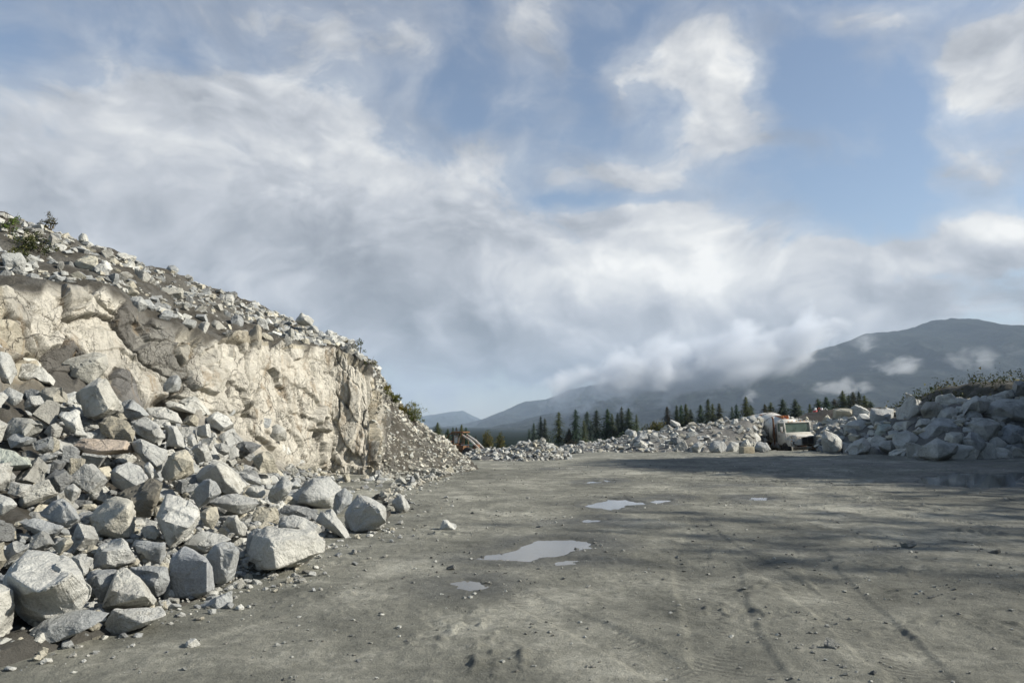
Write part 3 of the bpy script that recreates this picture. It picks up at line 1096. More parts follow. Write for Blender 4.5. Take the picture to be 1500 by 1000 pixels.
def rand_rots(n, rs):
    q = rs.normal(size=(n, 4))
    q /= np.linalg.norm(q, axis=1)[:, None]
    w, x, y, z = q.T
    return np.stack([1 - 2 * (y * y + z * z), 2 * (x * y - z * w), 2 * (x * z + y * w), 2 * (x * y + z * w), 1 - 2 * (x * x + z * z), 2 * (y * z - x * w), 2 * (x * z - y * w), 2 * (y * z + x * w), 1 - 2 * (x * x + y * y)], -1).reshape(n, 3, 3)


def rubble(name, label, cat, pos, sizes, seed=1, templ=None, tints=None, squash=0.25):
    """one mesh of uncountable loose stones"""
    templ = templ or RUB
    tints = tints or TINTS
    rs = np.random.RandomState(seed)
    n = len(pos)
    R = rand_rots(n, rs)
    V, Fc, Cc = [], [], []
    o = 0
    tc = np.array(tints)
    for k in range(n):
        v, f = templ[rs.randint(len(templ))]
        s = sizes[k] * rs.uniform(.75, 1.25, 3)
        w = (v * s) @ R[k].T
        w[:, 2] *= 1 - squash
        V.append(w + pos[k])
        Fc.append(f + o)
        Cc.append(np.repeat((tc[rs.randint(len(tc))] * rs.uniform(.85, 1.12))[None], len(v), 0))
        o += len(v)
    me = mesh_from(name, np.vstack(V), np.vstack(Fc), M_RUBBLE, False)
    vcol(me, np.vstack(Cc), "Col")
    ob = link(name, me)
    tag(ob, label, cat, kind="stuff")
    return ob


# ------------------------------------------------------------------ boulders one by one
# outline of each stone as photo pixels plus depth (share of its size, + = farther), then its near ridge points
# (label, short name used to place neighbours, outline, ridge, tint)
GREY, COOL, PALE, OCHRE, DARK, WHITE, DUSTY = range(7)
EARTHY = (0.46, 0.42, 0.35)
STONES = [
    ("largest pale boulder at the near foot of the heap, overhanging dark front", "largest near boulder", [(0, 848, .1), (14, 838, .2), (40, 806, .4), (72, 806, .4), (106, 819, .3), (126, 856, .05), (134, 860, .08), (133, 874, .12), (113, 905, .15), (60, 922, .2), (24, 906, .2)], [(16, 842, -.15), (52, 866, -.33), (72, 878, -.34), (110, 888, -.3)], WHITE),
    ("smooth cream boulder cut off by the photo's edge, beside the largest near boulder", "cream edge boulder", [(-45, 850, .3), (0, 853, .2), (19, 863, .1), (22, 885, .1), (21, 915, .08), (3, 932, 0), (-45, 945, 0)], [(-12, 870, -.2), (-8, 925, -.15)], PALE),
    ("long mottled grey slab leaning flat on the ground, nearest of all", "long mottled slab", [(33, 943, .0), (45, 923, .1), (64, 908, .2), (104, 893, .3), (129, 891, .3), (150, 899, .2), (163, 896, .25), (151, 909, .1), (130, 921, .0), (90, 939, -.05), (60, 948, -.05), (39, 948, 0)], [(75, 915, -.02), (110, 905, .05)], COOL),
    ("white-topped wedge with a dark front lying beside the long mottled slab", "white-topped wedge", [(152, 913, .1), (167, 892, .25), (205, 889, .3), (238, 890, .25), (244, 901, .1), (213, 915, .0), (190, 925, .05), (170, 932, .1), (156, 927, .1)], [(208, 912, -.12), (168, 894, .02)], WHITE),
    ("tall pale boulder with a broad sunlit face behind the white-topped wedge", "tall pale boulder", [(147, 890, .2), (158, 865, .2), (171, 834, .3), (186, 830, .3), (205, 845, .25), (230, 879, .1), (225, 886, 0), (195, 890, 0), (168, 890, 0)], [(163, 866, -.12), (214, 873, -.15), (166, 887, -.12)], PALE),
    (None, None, [(124, 850, .1), (127, 838, .2), (145, 833, .3), (172, 833, .3), (163, 858, 0), (149, 882, 0), (136, 868, 0)], [(140, 845, -.1), (148, 858, -.1)], COOL),
    ("broad boulder half dark, half sunlit, under the big pale tilted block", "half-lit boulder", [(134, 828, .15), (146, 795, .25), (160, 788, .3), (180, 788, .25), (196, 806, .1), (201, 822, .1), (188, 826, 0), (156, 832, 0), (138, 832, .05)], [(156, 800, -.15), (156, 826, -.15)], GREY),
    ("small squared grey block wedged between bigger boulders", "small squared block", [(197, 798, .1), (204, 791, .2), (242, 794, .15), (243, 814, .0), (234, 827, 0), (224, 827, 0), (200, 808, 0)], [(238, 800, -.12), (215, 805, -.12)], COOL),
    (None, None, [(190, 832, .2), (212, 828, .2), (246, 830, .15), (250, 850, .1), (240, 868, .05), (230, 874, .05), (212, 855, 0)], [(228, 840, -.12), (226, 860, -.1)], COOL),
    ("upright dark grey block with one narrow bright edge, standing on the dirt", "upright bright-edged block", [(249, 820, .1), (253, 811, .15), (270, 800, .25), (286, 807, .3), (305, 817, .2), (313, 830, .25), (314, 863, .2), (304, 870, 0), (283, 876, -.02), (258, 875, .0), (250, 863, .08)], [(304, 822, -.16), (303, 866, -.18), (257, 830, .04), (256, 866, .04)], (0.78, 0.80, 0.84)),
    ("streaky block leaning behind the upright bright-edged block", "streaky leaning block", [(300, 815, .1), (315, 797, .2), (338, 791, .25), (352, 804, .15), (349, 822, .2), (343, 848, .15), (331, 853, .0), (315, 854, .0), (303, 840, .05)], [(345, 808, -.1), (331, 846, -.12), (318, 800, -.08)], COOL),
    ("flat-topped grey slab lying above the streaky leaning block", "flat-topped slab", [(268, 797, .1), (277, 785, .25), (298, 776, .35), (318, 780, .35), (340, 789, .3), (318, 797, 0), (299, 810, 0), (278, 803, 0)], [(300, 800, -.15)], GREY),
    ("thin broken slab lying alone on the dirt before the upright block", "thin broken slab", [(287, 888, .1), (295, 879, .2), (315, 873, .25), (342, 865, .2), (343, 880, .1), (319, 893, -.02), (300, 892, .05)], [(313, 879, -.08), (318, 891, -.1)], COOL),
    ("large smooth pale block with a crack across its face, mid heap", "cracked smooth block", [(228, 758, .1), (236, 738, .2), (244, 722, .3), (266, 727, .3), (288, 742, .25), (293, 755, .15), (281, 770, .05), (280, 786, .0), (250, 803, 0), (236, 776, .05)], [(240, 752, -.1), (280, 765, -.12), (255, 770, -.15)], WHITE),
    ("big cream block tilted to show two sunlit faces", "big cream tilted block", [(128, 757, .15), (140, 744, .25), (155, 730, .35), (168, 727, .35), (195, 733, .2), (196, 756, .1), (201, 768, .1), (189, 787, .0), (172, 788, 0), (135, 784, 0)], [(186, 742, -.18), (152, 772, -.2)], (1.15, 1.10, 0.98)),
    ("brown dirt-capped boulder behind the big cream tilted block", "dirt-capped boulder", [(170, 722, .3), (200, 710, .35), (222, 700, .4), (240, 706, .3), (238, 716, .1), (226, 734, .05), (221, 760, .0), (197, 758, .0)], [(196, 731, -.1), (226, 732, -.12), (236, 712, -.05)], EARTHY),
    ("pale slab roofing a deep black hollow above the dirt-capped boulder", "slab over the hollow", [(160, 690, .2), (172, 678, .3), (188, 675, .3), (206, 682, .3), (218, 700, .1), (201, 714, 0), (180, 718, .15), (165, 710, .2)], [(200, 711, -.12), (168, 690, -.1)], GREY),
    (None, None, [(209, 678, .1), (218, 676, .15), (228, 688, .1), (235, 700, 0), (222, 701, 0), (212, 690, 0)], [(220, 688, -.05)], WHITE),
    ("blunt pale wedge with a dark left face in the middle of the heap", "blunt pale wedge", [(192, 648, .2), (205, 641, .25), (222, 648, .3), (245, 658, .2), (247, 668, .1), (242, 683, .05), (233, 692, .0), (218, 683, .0), (202, 665, .0), (196, 660, .1)], [(207, 646, -.1), (208, 664, -.15), (228, 681, -.12)], GREY),
    ("ochre-stained squarish boulder with a dark shadowed flank", "ochre square boulder", [(247, 668, .25), (258, 662, .2), (272, 658, .2), (283, 672, .1), (285, 693, .0), (266, 703, .0), (252, 704, .0), (240, 705, .2), (235, 692, .3)], [(256, 668, -.08), (253, 702, -.1), (281, 676, -.02)], OCHRE),
    ("dark wedge with a pale right face, propped under a larger pale block", "dark propped wedge", [(284, 716, .1), (296, 703, .15), (308, 698, .2), (317, 706, .2), (325, 721, .15), (315, 730, .05), (290, 745, .05), (283, 730, .05)], [(307, 702, -.1), (306, 728, -.12)], COOL),
    ("large pale block with a sharp crest above the dark propped wedge", "sharp-crested block", [(281, 706, .15), (288, 691, .2), (303, 679, .3), (323, 674, .35), (350, 691, .25), (362, 712, .1), (352, 722, .0), (330, 722, 0)], [(318, 682, -.1), (330, 706, -.1)], PALE),
    ("wide flat slab with a pale top, between the sharp-crested block and the ground rocks", "wide flat slab", [(303, 735, .15), (318, 726, .25), (345, 722, .35), (375, 728, .25), (382, 737, .1), (372, 749, 0), (352, 754, 0), (330, 744, 0)], [(345, 739, -.15)], GREY),
    ("small tan-faced pointed stone beside the cracked smooth block", "tan pointed stone", [(291, 750, .15), (305, 742, .2), (319, 740, .15), (322, 757, .05), (312, 778, 0), (298, 766, .0)], [(306, 750, -.06), (300, 762, -.05)], OCHRE),
    ("block with one narrow cream face below the wide flat slab", "narrow-faced block", [(322, 772, .1), (334, 755, .2), (348, 752, .15), (363, 773, .05), (360, 786, 0), (340, 785, 0)], [(343, 758, -.06), (350, 782, -.08)], PALE),
    ("long bright boulder with a dark triangular end at the heap's foot", "long bright boulder", [(361, 828, .1), (369, 805, .1), (372, 785, .2), (390, 771, .3), (428, 773, .35), (464, 775, .35), (478, 792, .3), (477, 808, .25), (432, 830, .0), (408, 834, -.1), (372, 837, .05)], [(395, 790, -.2), (401, 800, -.25), (404, 832, -.28), (420, 790, -.15)], PALE),
    ("dark stone pressed against the back of the long bright boulder", "dark stone behind the long bright boulder", [(359, 800, .1), (362, 782, .2), (375, 772, .25), (398, 778, .2), (398, 795, .1), (370, 808, .05), (362, 812, .05)], [(392, 788, -.1)], COOL),
    ("rounded pale stone just behind the long bright boulder's crest", "rounded pale stone", [(407, 766, .1), (413, 756, .2), (428, 752, .25), (445, 757, .25), (466, 768, .15), (473, 778, .05), (450, 790, 0), (415, 785, .0)], [(420, 770, -.1), (450, 775, -.12)], GREY),
    ("big rounded boulder perched on a dark slab near the cliff's end", "perched boulder", [(412, 731, .15), (432, 714, .2), (458, 697, .25), (484, 698, .25), (501, 716, .15), (497, 734, .1), (487, 745, .05), (465, 745, .05), (430, 740, .1), (414, 737, .12)], [(446, 722, -.15), (450, 736, -.18), (480, 730, -.15), (460, 706, .02)], GREY),
    ("dark slab carrying the perched boulder", "dark carrying slab", [(409, 748, .1), (415, 738, .2), (440, 740, .25), (466, 746, .2), (463, 762, .0), (440, 758, .0), (412, 752, .05)], [(435, 748, -.06)], DARK),
    ("leaning wedge under the perched boulder, pointing to the ground", "leaning wedge", [(462, 763, .15), (470, 749, .2), (486, 745, .2), (500, 765, .2), (513, 785, .05), (508, 790, .0), (490, 780, .0), (472, 768, .0)], [(476, 756, -.08), (492, 770, -.12)], GREY),
    ("dark-faced cube with a bright right side, last big boulder of the heap", "dark-faced cube", [(503, 753, .1), (508, 741, .2), (524, 722, .3), (537, 728, .3), (553, 731, .35), (565, 742, .3), (566, 764, .25), (557, 775, 0), (514, 779, 0), (505, 770, .05)], [(515, 748, .03), (545, 742, -.14), (554, 752, -.22), (555, 772, -.22), (518, 774, .04)], GREY),
    (None, None, [(486, 745, .1), (492, 722, .2), (505, 712, .25), (518, 724, .2), (515, 738, .05), (505, 755, .0), (490, 757, .0)], [(500, 736, -.05)], COOL),
    ("lone white-sided boulder on the dirt past the end of the heap", "lone boulder", [(573, 735, .1), (579, 729, .15), (588, 722, .2), (602, 741, .1), (600, 748, 0), (588, 752, 0), (579, 750, 0)], [(592, 744, -.12), (589, 727, -.05)], GREY),
    ("small pale stone alone on the open dirt, casting a flat shadow", "lone small stone", [(644, 775, .1), (649, 761, .1), (653, 760, .15), (669, 771, .1), (667, 776, 0), (645, 776, 0)], [(657, 769, -.12)], WHITE),
    (None, None, [(391, 728, .1), (398, 714, .2), (416, 698, .3), (430, 708, .2), (424, 722, .05), (408, 737, 0), (395, 738, .0)], [(415, 715, -.1)], GREY),
    ("tan-sided boulder high on the heap near the dark cliff recess", "tan-sided boulder", [(369, 671, .15), (380, 662, .2), (392, 659, .2), (402, 672, .1), (409, 692, .0), (383, 693, .0), (374, 684, .1)], [(387, 668, -.08), (382, 690, -.1)], OCHRE),
    ("broad grey block right against the cliff face", "cliff-side block", [(352, 616, .1), (363, 606, .2), (384, 613, .25), (398, 614, .15), (399, 621, .1), (386, 634, 0), (360, 627, 0)], [(372, 620, -.1)], COOL),
    (None, None, [(384, 638, .1), (404, 620, .2), (420, 628, .15), (422, 646, 0), (396, 648, 0)], [(408, 634, -.1)], PALE),
    (None, None, [(371, 643, .1), (375, 633, .15), (383, 635, .2), (397, 649, .1), (385, 652, 0), (372, 648, 0)], [(378, 640, -.1)], GREY),
    (None, None, [(401, 653, .1), (410, 644, .2), (418, 649, .2), (430, 664, .1), (412, 667, 0), (404, 662, 0)], [(412, 656, -.12)], WHITE),
    (None, None, [(414, 668, .1), (432, 665, .25), (449, 676, .1), (447, 684, 0), (424, 680, 0)], [(430, 675, -.1)], GREY),
    (None, None, [(344, 653, .1), (353, 645, .2), (371, 647, .2), (384, 652, .1), (368, 665, 0), (352, 660, 0)], [(360, 655, -.1)], DARK),
    (None, None, [(353, 698, .1), (360, 692, .2), (387, 703, .15), (386, 711, 0), (365, 708, 0)], [(368, 702, -.1)], GREY),
    (None, None, [(357, 722, .1), (366, 711, .2), (386, 712, .2), (391, 722, .1), (385, 730, 0), (366, 729, 0)], [(372, 718, -.1)], PALE),
    ("rounded white boulder below the half-dark crested block", "rounded white boulder", [(301, 614, .1), (308, 606, .2), (319, 601, .25), (333, 609, .2), (343, 620, .1), (344, 631, 0), (325, 633, 0), (304, 626, 0)], [(312, 612, -.1), (328, 626, -.12)], WHITE),
    ("half-dark crested block at the top of the heap, touching the cliff", "half-dark crested block", [(296, 585, .1), (308, 570, .2), (318, 571, .25), (334, 582, .25), (349, 599, .15), (338, 613, .0), (310, 604, 0)], [(320, 576, -.05), (327, 592, -.12), (334, 605, -.1)], COOL),
    ("pale upper slab facing the sun below the cliff's dark hollow", "pale upper slab", [(259, 588, .1), (278, 578, .25), (292, 584, .25), (311, 606, .1), (300, 610, 0), (284, 597, 0)], [(280, 592, -.1)], PALE),
    ("thin pale-edged slab lying nearly level, high on the heap", "thin level slab", [(242, 590, .1), (248, 587, .2), (287, 598, .15), (286, 606, 0), (262, 602, 0), (245, 596, 0)], [(262, 596, -.08)], PALE),
    ("pointed grey stone tucked below the dark cliff blocks", "pointed tucked stone", [(233, 573, .1), (238, 561, .2), (252, 549, .3), (262, 548, .25), (268, 566, .1), (263, 574, 0), (244, 575, 0)], [(256, 562, -.08)], COOL),
    ("dark triangular stone with a white sunlit back", "dark triangular stone", [(174, 592, .1), (183, 586, .15), (192, 583, .25), (206, 594, .25), (219, 608, .15), (212, 613, .0), (187, 614, 0), (179, 604, .02)], [(193, 588, -.1), (210, 608, -.12)], COOL),
    (None, None, [(208, 584, .1), (215, 575, .2), (232, 577, .2), (244, 585, .1), (234, 595, 0), (211, 594, 0)], [(228, 586, -.1)], COOL),
    ("broad pale plate facing up, under the thin level slab", "broad pale plate", [(212, 597, .15), (239, 595, .25), (262, 606, .2), (267, 620, .05), (232, 618, 0), (220, 608, 0)], [(240, 611, -.06)], PALE),
    ("lumpy grey boulder left of the leaning shadowed block", "lumpy grey boulder", [(190, 617, .1), (212, 609, .25), (232, 620, .15), (244, 642, .05), (236, 653, 0), (215, 645, 0), (198, 633, 0)], [(222, 630, -.12), (232, 626, -.05)], GREY),
    ("leaning block, left side in shadow and right side white", "leaning shadowed block", [(237, 623, .15), (256, 622, .2), (264, 630, .2), (272, 646, .1), (271, 657, .05), (262, 656, 0), (239, 653, .05)], [(254, 627, -.12), (261, 652, -.12)], GREY),
    (None, None, [(273, 640, .1), (279, 634, .2), (287, 640, .15), (291, 653, .05), (285, 657, 0), (275, 652, 0)], [(281, 645, -.08)], GREY),
    ("tall ribbed block with wavy grey bands, under the roof-shaped slab", "tall ribbed block", [(115, 572, .1), (130, 560, .2), (145, 551, .3), (155, 554, .3), (174, 584, .2), (182, 603, .1), (162, 607, .0), (136, 618, .0), (123, 608, .05), (118, 590, .1)], [(142, 563, -.08), (160, 600, -.1), (136, 612, -.08)], (1.0, .97, .9)),
    ("big roof-shaped slab leaning against the tan cliff", "roof-shaped slab", [(85, 535, .1), (88, 527, .2), (115, 520, .3), (139, 515, .35), (158, 519, .3), (160, 537, .2), (150, 550, .1), (134, 564, .0), (107, 556, .0), (88, 552, .05)], [(115, 539, -.12), (141, 527, -.04), (109, 552, -.1)], (.95, .92, .84)),
    ("wide pale slab jutting over a black gap, top of the heap", "jutting pale slab", [(15, 549, .1), (28, 533, .25), (46, 533, .3), (63, 536, .25), (82, 557, .1), (79, 565, 0), (50, 560, -.02), (30, 556, 0)], [(40, 554, -.12), (72, 560, -.1)], PALE),
    ("round-topped pale boulder behind the jutting slab", "round-topped boulder", [(17, 520, .1), (28, 508, .2), (42, 514, .2), (62, 536, .15), (50, 545, 0), (24, 540, 0)], [(34, 525, -.1)], PALE),
    ("steep pale slab at the photo's edge, topmost of the heap", "topmost edge slab", [(-25, 500, .2), (0, 503, .2), (16, 521, .15), (26, 545, .05), (18, 566, 0), (-25, 560, 0)], [(2, 535, -.12)], GREY),
    (None, None, [(2, 574, .1), (13, 566, .2), (36, 576, .15), (34, 585, .05), (19, 597, 0), (6, 586, .05)], [(20, 584, -.1)], GREY),
    ("brownish blunt block with a dark end, below the jutting slab", "brownish blunt block", [(57, 574, .1), (66, 566, .2), (88, 567, .25), (103, 575, .15), (103, 585, .05), (84, 594, 0), (67, 598, 0), (60, 592, .05)], [(67, 578, -.1), (90, 586, -.1)], (.9, .85, .74)),
    (None, None, [(35, 572, .1), (45, 568, .2), (58, 572, .15), (58, 586, 0), (38, 584, 0)], [(48, 578, -.08)], DARK),
    ("bright white triangular stone above the brown dirt bank", "white triangular stone", [(84, 606, .15), (92, 599, .25), (114, 599, .25), (124, 634, .05), (122, 642, 0), (98, 628, 0)], [(112, 622, -.06), (92, 612, -.06)], WHITE),
    ("brown weathered boulder beside the tall ribbed block", "brown weathered boulder", [(141, 619, .1), (162, 608, .25), (187, 614, .25), (200, 632, .1), (195, 648, 0), (165, 645, 0), (145, 632, 0)], [(165, 628, -.1), (190, 634, -.08)], (.72, .66, .54)),
    ("pinkish slab topping a black overhang in the dirt bank", "pinkish slab", [(106, 652, .15), (120, 642, .25), (150, 642, .3), (187, 645, .25), (199, 662, .1), (172, 664, 0), (145, 668, 0), (125, 664, .05)], [(145, 660, -.12), (180, 658, -.08)], (1.05, .88, .74)),
    ("dark sloping boulder with one white corner near the photo's edge", "dark sloping boulder", [(-2, 630, .1), (18, 610, .25), (48, 611, .25), (67, 627, .1), (53, 640, 0), (20, 648, 0), (0, 645, 0)], [(40, 622, -.08), (52, 632, -.08)], (.75, .74, .70)),
    (None, None, [(9, 642, .1), (22, 634, .2), (54, 643, .1), (53, 653, 0), (15, 657, 0)], [(30, 648, -.1)], COOL),
    ("flat grey-green slab over a shadowed ledge at the photo's edge", "grey-green slab", [(-25, 655, .2), (0, 655, .2), (22, 661, .2), (47, 679, .1), (47, 686, .0), (20, 690, -.02), (-25, 692, 0)], [(10, 682, -.12), (44, 680, -.05)], (.95, 1.0, .9)),
    (None, None, [(54, 669, .1), (66, 663, .2), (86, 667, .1), (84, 677, 0), (62, 679, 0)], [(70, 672, -.08)], GREY),
    (None, None, [(71, 650, .1), (77, 638, .2), (88, 645, .1), (88, 658, 0), (76, 664, 0)], [(80, 652, -.08)], OCHRE),
    ("dark triangular slab overhanging the dirt, white along one edge", "dark overhanging slab", [(56, 752, .1), (76, 735, .2), (91, 730, .25), (108, 744, .2), (119, 762, .1), (97, 773, .0), (72, 762, .02)], [(93, 735, -.1), (114, 760, -.14), (90, 766, -.14)], COOL),
    ("white blunt stone poking in at the photo's edge", "white edge stone", [(-25, 722, .2), (0, 723, .2), (17, 729, .15), (25, 739, .05), (12, 750, 0), (-2, 757, 0), (-25, 755, 0)], [(5, 740, -.1)], WHITE),
    (None, None, [(93, 716, .1), (107, 706, .2), (121, 717, .1), (116, 729, 0), (104, 734, 0), (95, 728, 0)], [(108, 718, -.08)], GREY),
    ("flat slab half buried under the dark overhanging slab", "half-buried slab", [(27, 764, .1), (50, 758, .2), (94, 771, .15), (86, 782, 0), (68, 788, 0), (45, 779, 0)], [(62, 778, -.06)], COOL),
    (None, None, [(76, 801, .15), (90, 790, .2), (103, 783, .2), (110, 792, .1), (100, 806, 0), (88, 812, 0)], [(95, 797, -.08)], OCHRE),
    (None, None, [(2, 814, .1), (10, 799, .2), (24, 790, .25), (44, 800, .15), (32, 815, .05), (8, 824, 0)], [(26, 806, -.1)], GREY),
    (None, None, [(104, 815, .1), (122, 811, .2), (135, 820, .1), (130, 838, 0), (122, 845, 0), (110, 830, 0)], [(124, 822, -.08)], GREY),
    (None, None, [(205, 776, .1), (212, 770, .15), (226, 768, .2), (236, 779, .1), (228, 791, 0), (210, 788, 0)], [(222, 778, -.08)], PALE),
    # upper slope
    ("big cream block high on the hill, lying above the cliff", "cream hilltop block", [(98, 388, .1), (106, 374, .2), (125, 372, .25), (143, 377, .2), (145, 388, .1), (138, 399, 0), (110, 396, 0)], [(120, 384, -.1), (140, 390, -.1)], (1.1, 1.04, .88)),
    ("white leaning stone touching the cream hilltop block", "white leaning hill stone", [(146, 396, .1), (148, 381, .2), (157, 381, .2), (166, 395, .1), (160, 399, 0)], [(152, 388, -.1)], WHITE),
    ("pointed white stone breaking the hill's skyline", "skyline point", [(114, 347, .1), (120, 340, .15), (127, 343, .15), (131, 353, .1), (124, 357, 0), (115, 354, 0)], [(121, 348, -.1)], PALE),
    ("upper of the two large blocks on the rubble slope", "upper slope block", [(233, 418, .1), (240, 400, .2), (254, 401, .25), (266, 414, .2), (269, 424, .1), (250, 424, 0), (235, 424, 0)], [(244, 412, -.1)], GREY),
    ("lower of the two large blocks on the rubble slope, dirtier", "lower slope block", [(230, 430, .1), (236, 421, .2), (268, 422, .2), (270, 438, .05), (255, 441, 0), (234, 436, 0)], [(240, 430, -.1), (264, 434, -.1)], (.85, .82, .74)),
    ("dark-sided block perched at the cliff's brink", "brink block", [(185, 440, .1), (196, 434, .2), (208, 434, .2), (218, 448, .1), (212, 455, 0), (200, 460, 0), (190, 450, 0)], [(204, 442, -.1)], GREY),
    ("grey block upright in the middle of the rubble slope", "upright slope block", [(242, 396, .1), (246, 388, .2), (256, 388, .2), (263, 396, .1), (258, 404, 0), (246, 402, 0)], [(250, 394, -.1)], COOL),
    ("white slab jutting out at the rubble slope's far end", "jutting end slab", [(474, 489, .1), (480, 482, .2), (487, 484, .2), (494, 490, .1), (490, 497, 0), (480, 495, 0)], [(482, 490, -.1)], WHITE),
    ("blocky white stone at the far crest above the pale cliff", "crest stone", [(432, 470, .1), (440, 458, .2), (452, 458, .2), (461, 470, .1), (458, 478, 0), (440, 477, 0)], [(446, 468, -.1)], PALE),
    ("lowest big stone on the bare earth strip above the cliff", "earth strip stone", [(305, 474, .1), (313, 468, .2), (322, 470, .2), (331, 481, .1), (318, 484, 0), (308, 480, 0)], [(316, 476, -.1)], DUSTY),
]
